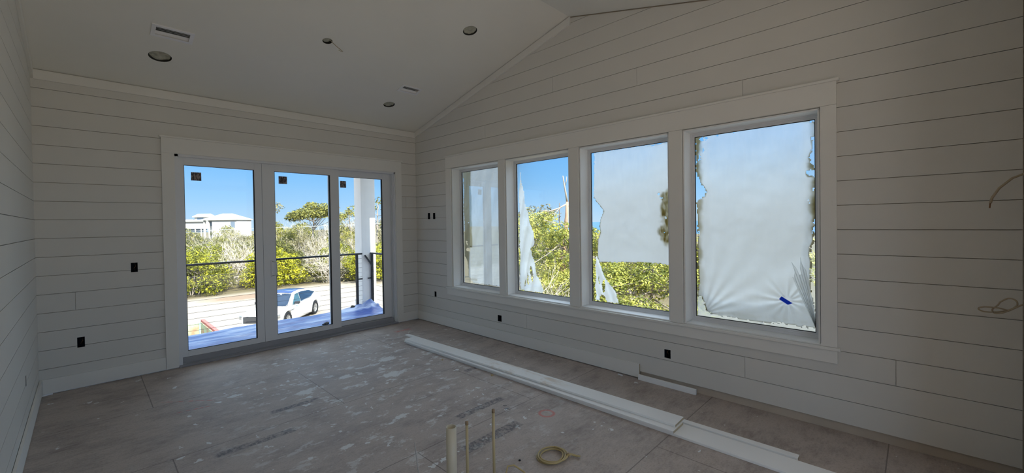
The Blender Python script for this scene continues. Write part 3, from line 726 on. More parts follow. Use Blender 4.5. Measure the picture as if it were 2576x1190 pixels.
# window 3
P3 = [(-3.449,2.428),(-3.9,2.427),(-4.056,2.425),(-4.15,2.428),(-4.25,2.412),(-4.30,2.425),(-4.346,2.415),(-4.372,2.40),(-4.372,1.168),(-4.061,1.183),(-3.503,1.148),(-3.481,1.201),(-3.477,1.26),(-3.484,1.415),(-3.519,1.493),(-3.509,1.571),(-3.521,1.648),(-3.567,1.743),(-3.523,1.802),(-3.468,1.863),(-3.441,1.903)]
def st3(y, z, edges):
    s = sstep(0.17+0.09*fn(y, z, 5)-math.hypot((y+4.372)*1.15, (z-1.70)*0.42), 0, 0.07)
    s *= 0.55+0.6*max(0, fn(y*2, z*0.6, 22, 3)+0.4)
    d = min(seg_d((y, z), a, b) for a, b in edges[9:20])
    if y > -3.62: s = max(s, 0.9*sstep(0.010-d, 0, 0.008))
    s = max(s, 0.35*sstep(z-2.39+0.02*fn(y, z, 9), 0, 0.03)*(1 if y < -4.1 else 0.2))
    t = max(0.42+0.48*sstep(2.45-z, 0, 0.8)+0.1*sstep(-4.05-y, 0, 0.25), 0.8*s)
    return s, t
H3 = [(-4.25, 1.86, 0.018, 0.008), (-4.23, 1.90, 0.01, 0.012), (-4.30, 1.66, 0.007, 0.01), (-4.34, 1.56, 0.008, 0.03), (-4.33, 1.48, 0.01, 0.012), (-4.17, 2.415, 0.02, 0.006), (-4.22, 1.62, 0.004, 0.005), (-4.28, 1.50, 0.004, 0.007)]
film('plastic_film', P3, GX+0.004, 'milky film torn off along its left side and cut straight above the bushes', st3, H3, 0.0085, 0.007, 0.006)
film('plastic_film', [(-3.448,1.235),(-3.481,1.201),(-3.524,1.068),(-3.589,0.957),(-3.706,0.816),(-3.74,0.700),(-3.64,0.698),(-3.597,0.703),(-3.565,0.762),(-3.509,0.776),(-3.497,0.702),(-3.44,0.702)], GX+0.012,
     'narrow torn strip of white film hanging at the lower left of the third window', lambda y, z, e: (0.0, 0.86), [(-3.55, 0.87, 0.016, 0.07), (-3.49, 0.93, 0.010, 0.05)], 0.007, 0.012, 0.006, rip=lambda y, z: 0.010*math.sin((y-z*0.4)*70), mat='film_bright')
# window 2
film('plastic_film', [(-2.256,2.34),(-2.301,2.139),(-2.337,1.948),(-2.389,1.758),(-2.455,1.548),(-2.506,1.352),(-2.511,1.367),(-2.486,1.313),(-2.407,1.279),(-2.456,1.227),(-2.483,1.142),(-2.523,0.985),(-2.583,0.83),(-2.663,0.733),(-2.621,0.700),(-2.453,0.698),(-2.23,0.70),(-2.23,1.5)], GX+0.008,
     'long torn white film hanging down the left side of the second window', lambda y, z, e: (0.10*sstep(fn(y, z, 9), 0.1, 0.5), 0.80), [(-2.38, 0.87, 0.012, 0.09), (-2.44, 0.93, 0.02, 0.11), (-2.33, 0.80, 0.02, 0.05)], 0.008, 0.015, 0.006, rip=lambda y, z: 0.012*math.sin((y+z*0.28)*42), mat='film_bright')
# window 1
def st1(y, z, edges):
    wv = 0.0
    lim = -1.235+0.02*fn(y, z, 4) if z > 1.25 else -1.165+0.02*fn(y, z, 5)
    s = sstep(y-lim, 0, 0.03)*0.85
    if y > -1.35 and z < 0.80: s = max(s, 0.5*sstep(0.80-z, 0, 0.05)*sstep(z-0.735, 0, 0.02))
    return s, 0.74+0.16*sstep(1.9-z, 0, 0.6)+0.10*sstep(math.sin((y*1.0+z*0.35)*34+4*fn(y, z, 2)), 0.5, 1)
film('plastic_film', [(-1.04,2.43),(-2.0,2.43),(-2.0,0.705),(-1.25,0.71),(-1.16,0.76),(-1.135,0.83),(-1.145,0.9),(-1.12,0.96),(-1.10,1.05),(-1.045,1.12)], GX+0.004,
     'whole milky film with an olive band down its left edge in the narrow first window', st1, [(-1.13, 1.215, 0.05, 0.028), (-1.105, 1.30, 0.012, 0.022), (-1.15, 1.63, 0.010, 0.008), (-1.10, 1.34, 0.02, 0.01)], 0.009, 0.006, 0.006, rip=lambda y, z: 0.006*math.sin((y+z*0.4)*26))

# ---------------------------------------------------------------- boards on the floor
t = NT('smeared_board_paint'); sp_ = t.n('ShaderNodeSeparateXYZ'); t.l(t.coord(), sp_.inputs[0])
msk = t.math('MULTIPLY', t.math('MULTIPLY', t.step(sp_.outputs[0], 1.3, 1.7), t.step(sp_.outputs[0], 2.7, 2.4)), t.step(t.noise(7, 6, stretch=(0.5, 1.4, 1), rough=0.7), 0.50, 0.62))
M['smear'] = t.done(t.bsdf(t.mix(t.math('MULTIPLY', msk, 0.55), (0.90, 0.91, 0.91), (0.62, 0.48, 0.33)), 0.5, 0.4, bump=t.noise(120, 3), bumpd=0.0005, bstr=0.3))
def board(name, a, b, w, z, th, label, group='loose white trim boards on the floor', sag=0.0, notch=None, mat=None):
    a = Vector((a[0], a[1])); b = Vector((b[0], b[1])); L = (b-a).length; ang = math.atan2(b.y-a.y, b.x-a.x)
    o = None; m = MB(); n = 30; bm = bmesh.new(); rings = []
    for i in range(n+1):
        u = L*i/n; dz = sag*math.sin(math.pi*i/n)
        c = 0.0015
        rings.append([bm.verts.new((u, y, zz+dz)) for y, zz in ((-w/2, c), (-w/2+c, 0), (w/2-c, 0), (w/2, c), (w/2, th-c), (w/2-c, th), (-w/2+c, th), (-w/2, th-c))])
    fs = []
    for i in range(n):
        for k in range(8): fs.append((rings[i][k], rings[i][(k+1) % 8], rings[i+1][(k+1) % 8], rings[i+1][k]))
    for f in fs:
        bm.faces.new(f)
    e0 = bm.faces.new(rings[0][::-1]); e1 = bm.faces.new(rings[-1])
    m.bm(bm); m.mi[-1] = 1; m.mi[-2] = 1
    o = m.build(name, [mat or M['board'], M['raw_edge']], None, (a.x, a.y, z)); o.rotation_euler = (0, 0, ang)
    return tag(o, label, 'board', group)
T = 0.0185
board('trim_board', (-0.845, -1.16), (-0.780, -7.4), 0.205, 0.0005, T, 'bottom board of the floor stack, the long one running on past the others toward the camera')
board('trim_strip', (-0.715, -0.80), (-0.640, -5.572), 0.058, 0.0005, T, 'narrow white strip lying against the right edge of the longest board')
board('trim_board', (-0.865, -1.13), (-0.818, -4.83), 0.190, 0.0005+T+0.0006, T, 'second board of the floor stack, its cut end showing below the top board', sag=0.0)
board('trim_board', (-0.855, -1.12), (-0.757, -4.815), 0.176, 0.0005+2*T+0.0014, T, 'topmost board of the floor stack, pale blue-white with a tan smear', sag=0.002, mat=M['smear'])
m = MB(); m.bevbox(-0.052, -0.030, -4.675, -4.10, 0.0005, 0.052, 0.0015)
tag(m.build('trim_offcut', M['board']), 'short white strip standing on edge against the wall past the baseboard end', 'board')

# ---------------------------------------------------------------- pipes and cables
def pipe(name, x, y, h, r, mat, label, wall=0.0035, parts=None):
    o = empty(name, (x, y, 0)); tag(o, label, 'pipe')
    m = MB(); m.lathe([(r-wall, 0.0), (r-wall, h), (r, h), (r, 0.0), (r-wall, 0.0)], n=28); m.build('tube', mat, o)
    if parts == 'cap':
        m = MB(); m.lathe([(0.0005, h+0.001), (r+0.0012, h+0.001), (r+0.0012, h-0.018), (r-0.001, h-0.018)], n=20); m.build('end_tape', simple('brown_end_tape', (0.33, 0.24, 0.15), 0.6), o)
    return o
pipe('drain_pipe', -2.52, -4.22, 0.455, 0.030, M['pvc'], 'thick open cream drain pipe standing up from the floor')
pipe('water_pipe', -2.42, -4.24, 0.455, 0.0085, M['cpvc'], 'shorter thin tan pipe standing right of the thick drain pipe', 0.002, 'cap')
pipe('water_pipe', -2.28, -4.32, 0.505, 0.0085, M['cpvc'], 'taller thin tan pipe standing furthest right of the three pipes', 0.002, 'cap')
m = MB(); m.tube([(-2.775, -4.24, 0.47), (-2.770, -4.245, 0.40), (-2.765, -4.25, 0.33), (-2.74, -4.26, 0.20), (-2.70, -4.28, 0.0)], 0.0028, 6)
tag(m.build('thin_wire', M['wire']), 'thin grey wire sticking up left of the thick drain pipe', 'wire')
o = empty('cable_coil', (-1.745, -4.335, 0)); tag(o, 'coil of yellow cable lying flat on the floor by the frame bottom', 'cable')
m = MB(); pts = []
for i in range(0, 150):
    a = i/150*2*math.pi*2.75+2.2; r = 0.088+0.013*math.sin(a*0.5+1)+0.007*(i/150)
    pts.append((r*1.08*math.cos(a), r*math.sin(a)*0.95+0.01*math.sin(a/3), 0.007+0.014*(i/150)+0.004*math.sin(a*1.4)))
lx, ly, lz = pts[-1]
m.tube(pts, 0.0062, 8); m.build('coiled_cable', M['cable'], o)
m = MB(); m.tube([(0.055, -0.075, 0.012), (0.085, -0.09, 0.018), (0.10, -0.10, 0.012), (0.112, -0.128, 0.010), (0.120, -0.150, 0.012)], [0.008, 0.009, 0.008, 0.0075, 0.006], 8); m.build('cable_tail', M['cable'], o)
m = MB(); m.tube([(0.060, -0.060, 0.02), (0.078, -0.083, 0.030), (0.088, -0.098, 0.014), (0.066, -0.09, 0.008)], 0.005, 8); m.build('cable_tie', M['cablew'], o)
m = MB(); m.tube([(-2.30, -4.50, 0.0), (-2.27, -4.44, 0.08), (-2.235, -4.375, 0.118), (-2.19, -4.345, 0.132), (-2.15, -4.36, 0.128), (-2.125, -4.42, 0.10), (-2.12, -4.48, 0.05), (-2.12, -4.52, 0.0)], 0.0052, 8)
tag(m.build('cable_loop', M['cable']), 'yellow cable arching out of the floor between pipes and coil', 'cable')
m = MB(); m.tube([(-0.15, YR-0.05, 1.88), (-0.15, -6.594, 1.867), (-0.15, -6.55, 1.845), (-0.15, -6.50, 1.79), (-0.15, -6.472, 1.735), (-0.15, -6.464, 1.700)], 0.0062, 10)
w = m.build('hanging_cable', M['cablew']); tag(w, 'thick tan cable end curving down out of the right edge, upper one', 'cable')
m = MB(); m.tube([(-0.15, -6.464, 1.700), (-0.15, -6.462, 1.672)], 0.0036, 6); m.build('bare_end', M['copper'], w)
m = MB(); P = [(-6.66, 1.13), (-6.598,1.102),(-6.543,1.059),(-6.506,1.036),(-6.481,1.034),(-6.476,1.052),(-6.497,1.080),(-6.512,1.108),(-6.543,1.130),(-6.568,1.117),(-6.568,1.086),(-6.536,1.056),(-6.489,1.038),(-6.445,1.034),(-6.420,1.046),(-6.424,1.060),(-6.45,1.068),(-6.50,1.066),(-6.540,1.056)]
pts = []
for i in range(len(P)-1):
    a = P[max(i-1, 0)]; b = P[i]; c = P[i+1]; d = P[min(i+2, len(P)-1)]
    for s_ in range(5):
        t_ = s_/5; q = []
        for k in range(2): q.append(0.5*((2*b[k])+(-a[k]+c[k])*t_+(2*a[k]-5*b[k]+4*c[k]-d[k])*t_*t_+(-a[k]+3*b[k]-3*c[k]+d[k])*t_**3))
        pts.append((-0.12-0.012*math.sin(i*0.9), q[0], q[1]))
m.tube(pts, 0.0042, 8); tag(m.build('hanging_cable', M['cablew']), 'thin tan cable tied in a loose loop at the right edge, lower one', 'cable')

# ---------------------------------------------------------------- small debris on the floor
def chip(name, x, y, L, w, h, rz, mat, label, cat='debris', group=None):
    m = MB(); m.bevbox(-L/2, L/2, -w/2, w/2, 0.0004, h, min(w, h)*0.2); o = m.build(name, mat, None, (x, y, 0)); o.rotation_euler = (0, 0, rz); return tag(o, label, cat, group)
def lump(name, x, y, r, mat, label, seed, flat=0.6, z=0.0, cat='debris', group=None):
    bm = bmesh.new(); bmesh.ops.create_icosphere(bm, subdivisions=2, radius=r)
    for v in bm.verts:
        v.co *= 1+0.45*noise.noise(v.co*(1.6/r)+Vector((seed, 0, 0))); v.co.z = max(v.co.z*flat, -r*0.35)+r*0.35
    m = MB(); m.bm(bm, False); o = m.build(name, mat, None, (x, y, z)); return tag(o, label, cat, group)
chip('white_shim', -1.37, -3.198, 0.040, 0.010, 0.004, R(70), M['white_plastic'], 'tiny bright white plastic sliver on the floor left of the board stack')
chip('metal_strip', -1.393, -3.516, 0.036, 0.004, 0.003, R(-47), M['metalbit'], 'thin dark metal pin on the floor, farther of the two metal bits')
chip('metal_strip', -1.428, -3.573, 0.036, 0.014, 0.003, R(-10), M['metalbit'], 'small flat metal offcut on the floor, nearer of the two metal bits')
lump('foam_crumb', -0.975, -2.902, 0.014, M['crumb'], 'tan crumb beside the middle of the board stack', 2.0)
lump('foam_crumb', -1.028, -2.092, 0.010, M['crumb'], 'smaller tan crumb beside the far half of the board stack', 5.0)
lump('mud_crumb', -1.93, -4.20, 0.008, M['black'], 'dark crumb on the floor left of the cable coil', 7.0)
chip('white_shim', -1.72, -3.68, 0.022, 0.010, 0.003, R(20), M['white_plastic'], 'white paint flake on the floor between the two ink bands')
chip('white_shim', -0.06, -3.90, 0.06, 0.014, 0.008, R(80), M['white_plastic'], 'sliver of white wood under the cut end of the right baseboard')
chip('white_shim', -4.265, -0.045, 0.09, 0.018, 0.010, R(12), M['white_plastic'], 'white shim on the floor in the left corner')

# ================================================================ outside
GZ = -3.4
def ground_mat():
    t = NT('pale_sand'); v = t.coord(); sep = t.n('ShaderNodeSeparateXYZ'); t.l(v, sep.inputs[0]); X, Y = sep.outputs[0], sep.outputs[1]
    c = t.mix(t.noise(0.35, 6), (0.30, 0.24, 0.185), (0.345, 0.305, 0.26))
    c = t.mix(t.math('MULTIPLY', t.step(t.noise(2.2, 8, rough=0.75), 0.56, 0.70), 0.5), c, (0.40, 0.31, 0.22))
    dx = t.math('MULTIPLY', t.math('SUBTRACT', X, 4.2), 0.45); dy = t.math('MULTIPLY', t.math('SUBTRACT', Y, 28.3), 0.9)
    d = t.math('SQRT', t.math('ADD', t.math('POWER', dx, 2), t.math('POWER', dy, 2)))
    patch = t.math('MULTIPLY', t.step(t.math('ADD', d, t.math('MULTIPLY', t.noise(1.5, 6), 1.2)), 2.1, 1.4), 0.8)
    c = t.mix(patch, c, (0.22, 0.145, 0.10))
    road = t.math('MULTIPLY', t.step(Y, 17.0, 18.0), t.step(Y, 26.0, 24.5)); c = t.mix(t.math('MULTIPLY', road, 0.5), c, (0.27, 0.235, 0.21))
    far = t.math('MAXIMUM', t.step(Y, 29.5, 31.0), t.step(t.math('SUBTRACT', X, t.math('MULTIPLY', Y, 0.5)), 4.5, 6.0)); c = t.mix(far, c, t.mix(t.noise(0.8, 6), (0.10, 0.085, 0.05), (0.20, 0.16, 0.10)))
    return t.done(t.bsdf(c, 0.9, 0.15, bump=t.noise(5, 8), bumpd=0.06, bstr=0.6))
m = MB(); n = 44; V = []; F = []
xs = [-420+840*(i/n) for i in range(n+1)]; ysg = [-120+620*(i/n) for i in range(n+1)]
for y in ysg:
    for x in xs: V.append((x, y, GZ))
for j in range(n):
    for i in range(n):
        cx_, cy_ = (xs[i]+xs[i+1])/2, (ysg[j]+ysg[j+1])/2
        if cx_ > 150+0.1*cy_: continue
        k = j*(n+1)+i; F.append((k, k+1, k+n+2, k+n+1))
m.add(V, F); struct(m.build('ground', ground_mat()), 'pale sandy ground')
t = NT('sea_water'); seam = t.done(t.bsdf(t.mix(t.noise(0.05, 4), (0.02, 0.09, 0.17), (0.03, 0.12, 0.22)), 0.25, 0.5, bump=t.noise(0.5, 5), bumpd=0.2))
m = MB(); m.face([(120, -400, GZ-0.6), (3500, -3500, GZ-0.6), (3500, 3000, GZ-0.6), (150, 115, GZ-0.6)])
struct(m.build('sea', seam), 'blue sea on the horizon')

# porch deck, roof, column, railing
m = MB(); m.box(XL-0.2, 0.42, 0.20, 2.16, -0.22, -0.105); m.box(XL-0.2, 0.42, 2.12, 2.18, -0.42, -0.10)
for x in (XL, -2.0, 0.3): m.box(x-0.08, x+0.08, 1.9, 2.06, GZ, -0.22)
struct(m.build('deck', simple('deck_boards', (0.45, 0.36, 0.26), 0.8, 0.2, var=0.2)), 'porch deck outside the doors')
m = MB(); m.box(XL-0.25, 0.50, 0.76, 2.50, 3.17, 3.29); m.box(0.201, 0.50, 0.45, 0.759, 3.17, 3.29); m.box(XL-0.2, 0.45, 2.05, 2.45, 2.95, 3.17)
struct(m.build('porch_roof', M['siding']), 'roof over the porch')
o = empty('porch_column', (0.185, 2.26, -0.105)); tag(o, 'white square column at the corner of the porch', 'column'); struct(o)
del o['category']
m = MB(); m.bevbox(-0.155, 0.155, -0.155, 0.155, 0.0, 3.054, 0.006); m.build('shaft', M['stucco'], o)
m = MB(); m.bevbox(-0.168, 0.168, -0.168, 0.168, 0.0, 0.16, 0.006); m.build('base_wrap', M['stucco'], o)
def rail(name, label, p0, p1, posts, group='black cable railings of the porch'):
    a, b = Vector(p0), Vector(p1); L = (b-a).length; ang = math.atan2(b.y-a.y, b.x-a.x)
    o = empty(name, (a.x, a.y, -0.105), ang); tag(o, label, 'railing', group)
    m = MB(); m.bevbox(0, L, -0.030, 0.030, 1.118, 1.150, 0.004); m.build('top_rail', M['metal_black'], o)
    for u in posts:
        m = MB(); m.bevbox(u-0.022, u+0.022, -0.022, 0.022, 0.0, 1.118, 0.003); m.bevbox(u-0.045, u+0.045, -0.045, 0.045, 0.0, 0.012, 0.002)
        m.build('post', M['metal_black'], o)
    for k in range(11):
        m = MB(); z = 0.085+0.095*k; m.tube([(0, 0, z), (L, 0, z)], 0.0026, 5, smooth=True); m.build('cable', M['steel'], o)
    return o
r1 = rail('deck_railing', 'black cable railing along the front of the porch beyond the doors', (XL, 2.10), (0.025, 2.10), [0.03, XL*-1-1.74, XL*-1-0.085])
m = MB(); m.box(-XL-0.085, -XL+0.03, -0.012, 0.012, 0.60, 0.625); m.build('bracket', M['metal_black'], r1)
r2 = rail('deck_railing', 'black cable railing on the side of the porch, right of the white column', (0.235, 2.10), (0.235, 0.24), [0.03, 1.80])
m = MB(); m.tube([(0.03, 0, 0.88), (0.03, -0.16, 1.10)], 0.018, 4, smooth=False); m.build('brace', M['metal_black'], r2)
m = MB(); m.box(0.0, 0.02, -0.09, 0.01, 0.60, 0.625); m.build('bracket', M['metal_black'], r2)
# tarp over the deck
def tarp_mat():
    t = NT('blue_white_sheeting'); f = t.noise(1.6, 6, stretch=(0.7, 2.2, 1)); c = t.ramp(t.step(f, 0.42, 0.60), [(0, (0.03, 0.07, 0.27)), (0.45, (0.13, 0.19, 0.40)), (1, (0.34, 0.39, 0.54))])
    return t.done(t.bsdf(c, 0.35, 0.5, bump=t.noise(7, 6, stretch=(0.6, 1.6, 1)), bumpd=0.02))
m = MB(); nx, ny = 150, 60; V = []; F = []
for j in range(ny+1):
    for i in range(nx+1):
        x = XL+0.05+(0.20-XL-0.05)*i/nx; y = 0.26+(2.13-0.26)*j/ny
        z = -0.088+0.022*noise.fractal(Vector((x*1.1, y*4.5, 0)), 1.0, 2.0, 4)+0.012*abs(noise.noise(Vector((x*3, y*9, 4))))
        c = math.exp(-((x-0.13)**2/0.10+(y-1.92)**2/0.045)); z += 0.17*c*(0.75+0.5*noise.noise(Vector((x*11, y*11, 1))))
        c2 = math.exp(-((x+0.25)**2/0.03+(y-2.08)**2/0.01)); z += 0.04*c2
        V.append((x, y, max(z, -0.1035)))
for j in range(ny):
    for i in range(nx): F.append((j*(nx+1)+i, j*(nx+1)+i+1, (j+1)*(nx+1)+i+1, (j+1)*(nx+1)+i))
m.add(V, F, True); o = m.build('drop_cloth', tarp_mat()); sm = o.modifiers.new('thickness', 'SOLIDIFY'); sm.thickness = 0.001
tag(o, 'crumpled blue and white plastic sheeting covering the porch deck', 'tarp')
lump('work_glove', -1.10, 1.13, 0.045, M['black'], 'small black crumpled thing on the blue sheeting behind the middle door', 3.3, 0.5, -0.075)
chip('work_glove', -1.16, 1.10, 0.05, 0.03, 0.02, R(30), M['black'], 'tiny black scrap beside the crumpled thing on the sheeting').location.z = -0.07
lump('rubble_lump', -0.20, 2.06, 0.055, M['cavity'], 'dark lump at the foot of the railing post beside the column', 4.1, 0.6, -0.06)

# ---------------------------------------------------------------- plants
def leaf_mat(name, a, b, c, tr=0.25, sc=3.0):
    t = NT(name); oi = t.n('ShaderNodeObjectInfo')
    f = t.noise(sc, 3, vec=t.coord()); g = t.math('ADD', t.math('MULTIPLY', f, 0.9), t.math('MULTIPLY', t.math('SUBTRACT', oi.outputs['Random'], 0.5), 0.14))
    col = t.ramp(g, [(0.33, a), (0.46, b), (0.62, c)])
    p = t.bsdf(col, 0.55, 0.3); tl_ = t.n('ShaderNodeBsdfTranslucent'); t.l(col, tl_.inputs[0])
    mx = t.n('ShaderNodeMixShader'); mx.inputs[0].default_value = tr; t.l(p, mx.inputs[1]); t.l(tl_.outputs[0], mx.inputs[2])
    return t.done(mx.outputs[0])
M['leaf_oak'] = leaf_mat('olive_scrub_leaves', (0.06, 0.065, 0.02), (0.19, 0.185, 0.04), (0.40, 0.35, 0.08))
M['leaf_bright'] = leaf_mat('bright_yellow_green_leaves', (0.09, 0.10, 0.012), (0.30, 0.30, 0.02), (0.55, 0.48, 0.03))
M['leaf_grey'] = leaf_mat('grey_green_leaves', (0.12, 0.11, 0.05), (0.25, 0.22, 0.11), (0.40, 0.35, 0.20))
M['leaf_pine'] = leaf_mat('pine_needles', (0.10, 0.12, 0.02), (0.36, 0.35, 0.06), (0.62, 0.56, 0.14), 0.25, 2.5)
M['bark'] = simple('grey_bark', (0.34, 0.29, 0.25), 0.9, 0.1, var=0.25, scale=4)
M['snag'] = simple('dark_snag_bark', (0.16, 0.13, 0.11), 0.9, 0.1)
M['barkpale'] = simple('bleached_twigs', (0.52, 0.46, 0.40), 0.9, 0.1, var=0.2, scale=3)
M['barkpine'] = simple('orange_pine_bark', (0.40, 0.26, 0.18), 0.9, 0.1, var=0.25, scale=6)
def leaves(rng, blobs, per, size, mb, up=0.35, squash=0.75):
    V, F = mb.v, mb.f
    for (cx_, cy_, cz_, r) in blobs:
        for _ in range(int(per*r*r)):
            d = Vector((rng.gauss(0, 1), rng.gauss(0, 1), rng.gauss(0, 1)+0.25)).normalized()
            rad = r*(0.55+0.5*rng.random()**0.5)*(1+0.28*noise.noise(d*2.6+Vector((cx_, cy_, cz_))))
            p = Vector((cx_+d.x*rad, cy_+d.y*rad, cz_+d.z*rad*squash))
            nrm = (d + Vector((rng.gauss(0, .6), rng.gauss(0, .6), rng.gauss(0, .6)+up))).normalized()
            a = nrm.orthogonal().normalized(); b = nrm.cross(a); an = rng.random()*6.283
            u = a*math.cos(an)+b*math.sin(an); w = nrm.cross(u); s = size*(0.6+0.8*rng.random())
            i = len(V); q = u*s; e = w*s*0.55
            V += [tuple(p-q), tuple(p+e*0.9-q*0.1), tuple(p+q), tuple(p-e+nrm*s*0.2)]
            F.append((i, i+1, i+2, i+3)); mb.mi.append(0); mb.sm.append(False)
def twigs(rng, mb, base, n, h, r0, spread, depth=3, seglen=0.35, sides=3):
    def grow(p, d, L, r, k):
        pts = [p]; 
        for _ in range(4):
            d = (d + Vector((rng.gauss(0, .22), rng.gauss(0, .22), rng.gauss(0, .14)+0.03))).normalized(); p = p+d*L/4; pts.append(p)
        mb.tube(pts, [r*(1-0.13*i) for i in range(5)], sides, cap=False, smooth=False)
        if k > 0:
            for _ in range(rng.choice((2, 3, 3))):
                q = pts[rng.choice((2, 3, 4))]; dd = (d+Vector((rng.gauss(0, .6), rng.gauss(0, .6), rng.gauss(0, .4)))).normalized()
                grow(q, dd, L*rng.uniform(.55, .85), r*0.55, k-1)
    for _ in range(n):
        a = rng.random()*6.283; rr = rng.random()*spread
        d = Vector((math.cos(a)*rng.uniform(.1, .9), math.sin(a)*rng.uniform(.1, .9), 1)).normalized()
        grow(Vector((base[0]+math.cos(a)*rr*0.6, base[1]+math.sin(a)*rr*0.6, base[2])), d, h*rng.uniform(.38, .55), r0, depth)
def make_shrub(seed, w, h, mat, per=760, size=0.075, twig=7, nb=17, twr=0.03, twmat='bark', tdepth=2):
    rng = random.Random(seed); o = empty('shrub', (0, 0, -200-seed*10))
    blobs = []
    for i in range(nb):
        a = rng.random()*6.283; d = w*0.5*rng.random()**0.6
        blobs.append((math.cos(a)*d, math.sin(a)*d, h*(0.40+0.36*rng.random())-0.25*h*(d/w), w*rng.uniform(.13, .23)))
    blobs.append((0, 0, h*0.72, w*0.22))
    for i in range(5):
        a = i*1.257+rng.random(); blobs.append((math.cos(a)*w*0.42, math.sin(a)*w*0.42, h*0.22, w*0.24))
    m = MB(); leaves(rng, blobs, per, size, m); m.build('foliage', mat, o, fix=False)
    m = MB(); twigs(rng, m, (0, 0, 0), twig, h, twr, w*0.4, tdepth); m.build('branches', M[twmat], o, fix=False)
    return o
protos = [make_shrub(1, 3.8, 3.3, M['leaf_bright']), make_shrub(2, 3.4, 3.6, M['leaf_oak']), make_shrub(3, 4.0, 3.0, M['leaf_grey'], per=420, twig=16, twmat='barkpale', tdepth=3, twr=0.035),
          make_shrub(4, 3.2, 3.4, M['leaf_bright'], per=560, twig=10, twmat='barkpale', tdepth=3), make_shrub(5, 3.6, 3.4, M['leaf_oak'], per=460, twig=14, twmat='barkpale', tdepth=3)]
bare = make_shrub(6, 3.8, 3.4, M['leaf_grey'], per=45, twig=34, twmat='barkpale', tdepth=3, twr=0.040)
used = set()
def place(p, x, y, s, sz, rz, label, group=None, cat='shrub', z=GZ, name=None):
    if id(p) not in used: used.add(id(p)); o = p
    else: o = copy_tree(p)
    o.location = (x, y, z); o.scale = (s, s, s*sz); o.rotation_euler = (0, 0, rz)
    if name: o.name = name
    return tag(o, label, cat, group)
CX, CY = -3.97, -6.14
rng = random.Random(11)
labels = {0: 'bright yellow-green scrub bush in the thicket beyond the sand', 1: 'olive green scrub bush in the thicket beyond the sand', 2: 'grey-green bush with pale twigs in the thicket beyond the sand',
          3: 'yellow-green bush with bleached twigs in the thicket beyond the sand', 4: 'olive bush with bleached twigs in the thicket beyond the sand'}
# distinct front shrubs
place(protos[0], 1.4, 32.2, 1.05, 1.15, 0.3, 'bright yellow-green bush nearest the sand at the left of the left door pane')
place(bare, 5.4, 36.5, 1.05, 1.15, 1.0, 'bare grey tangle of branches behind the bright bush in the left door pane')
place(protos[3], 7.7, 33.0, 0.62, 0.75, 2.0, 'low yellow-green bush by the sand at the right of the left door pane')
k = 0
r = 40.0
front = [(9.8, 32.6, 1, .62, .85), (11.6, 31.6, 4, .62, .9), (13.3, 30.8, 4, .6, .85), (15.2, 30.0, 2, .6, .85), (17.0, 29.3, 2, .62, .95), (19.0, 28.2, 2, .62, .9), (5.9, 34.0, 2, .5, .6)]
for x, y, i, s, sz in front:
    place(protos[i], x, y, s, sz, rng.random()*6, labels[i].replace('thicket beyond the sand', 'low front row at the edge of the sand'), 'low bushes along the sand edge: ' + labels[i].split(' bush')[0])
while r < 92:
    step = (2.9+0.028*r)/r; a = R(6.5)+rng.random()*step
    while a < R(33):
        rr = r+rng.uniform(-1.2, 1.2); i = rng.choice((0, 1, 1, 2, 2, 3, 4, 4, 5, 5))
        x, y = CX+rr*math.sin(a), CY+rr*math.cos(a)
        s = rng.uniform(.85, 1.15)*(1.0+0.004*(r-38)); top = GZ+3.6*s
        sz = rng.uniform(1.3, 1.75) if r > 55 else rng.uniform(.95, 1.25)
        if math.degrees(a) < 14.5: sz *= 0.72
        if i == 5: place(bare, x, y, s*0.95, sz, rng.random()*6, 'bare grey bush in the thicket beyond the sand', 'bare grey bushes in the thicket')
        else: place(protos[i], x, y, s, sz, rng.random()*6, labels[i], labels[i].split(' in the')[0] + 's in the thicket')
        k += 1; a += step*rng.uniform(.8, 1.2)
    r += 3.7+0.04*r
# umbrella-shaped pines behind the thicket
def make_pine(seed, h, cr_, nb, mat, lean=0.2, per=150, size=0.15, tr=0.12, low=0.62, twm='bark'):
    rng = random.Random(seed); o = empty('pine_tree', (0, 0, -300-seed*10)); top = Vector((lean, 0, h*0.92)); m = MB(); mid = Vector((lean*0.2, 0.1, h*0.5))
    m.tube([(0, 0, 0), mid, top], [tr, tr*0.75, tr*0.35], 7, cap=False); blobs = []
    for i in range(nb):
        a = i*2.4+rng.random(); d = cr_*rng.random()**0.5; z = h*(low+(1-low)*(1-0.55*(d/cr_)**2)*rng.uniform(.75, 1))
        c = Vector((lean+math.cos(a)*d, math.sin(a)*d, z)); s = mid.lerp(top, rng.uniform(.1, .9))
        m.tube([s, s.lerp(c, .5)+Vector((0, 0, -0.1)), c], [tr*0.35, tr*0.25, tr*0.12], 4, cap=False); blobs.append((c.x, c.y, c.z, cr_*rng.uniform(.24, .36)))
    m.build('trunk', M[twm], o, fix=False)
    m = MB(); leaves(rng, blobs, per, size, m, 0.5, 0.55); m.build('foliage', mat, o, fix=False)
    return o
def at(px_yaw, r): a = R(px_yaw); return CX+r*math.sin(a), CY+r*math.cos(a)
pg = 'spindly pines on the skyline'
pA = make_pine(21, 7.9, 3.0, 24, M['leaf_oak'], 0.3, 330, 0.12)
pB = make_pine(22, 8.0, 1.7, 7, M['leaf_grey'], 0.5, 120, 0.13, 0.09, 0.8)
pC = make_pine(23, 8.0, 2.1, 10, M['leaf_oak'], 0.4, 160, 0.13, 0.10, 0.6)
def pine(p, yaw, r, s, rz, label, z=GZ):
    x, y = at(yaw, r); return place(p, x, y, s, 1.0, rz, label, None, 'tree', z)
pine(pA, 20.2, 60, 1.0, 0.4, 'round-crowned pine rising over the thicket in the middle door pane')
pine(pB, 16.0, 66, 1.02, 1.0, 'thin sparse pine at the left edge of the middle door pane')
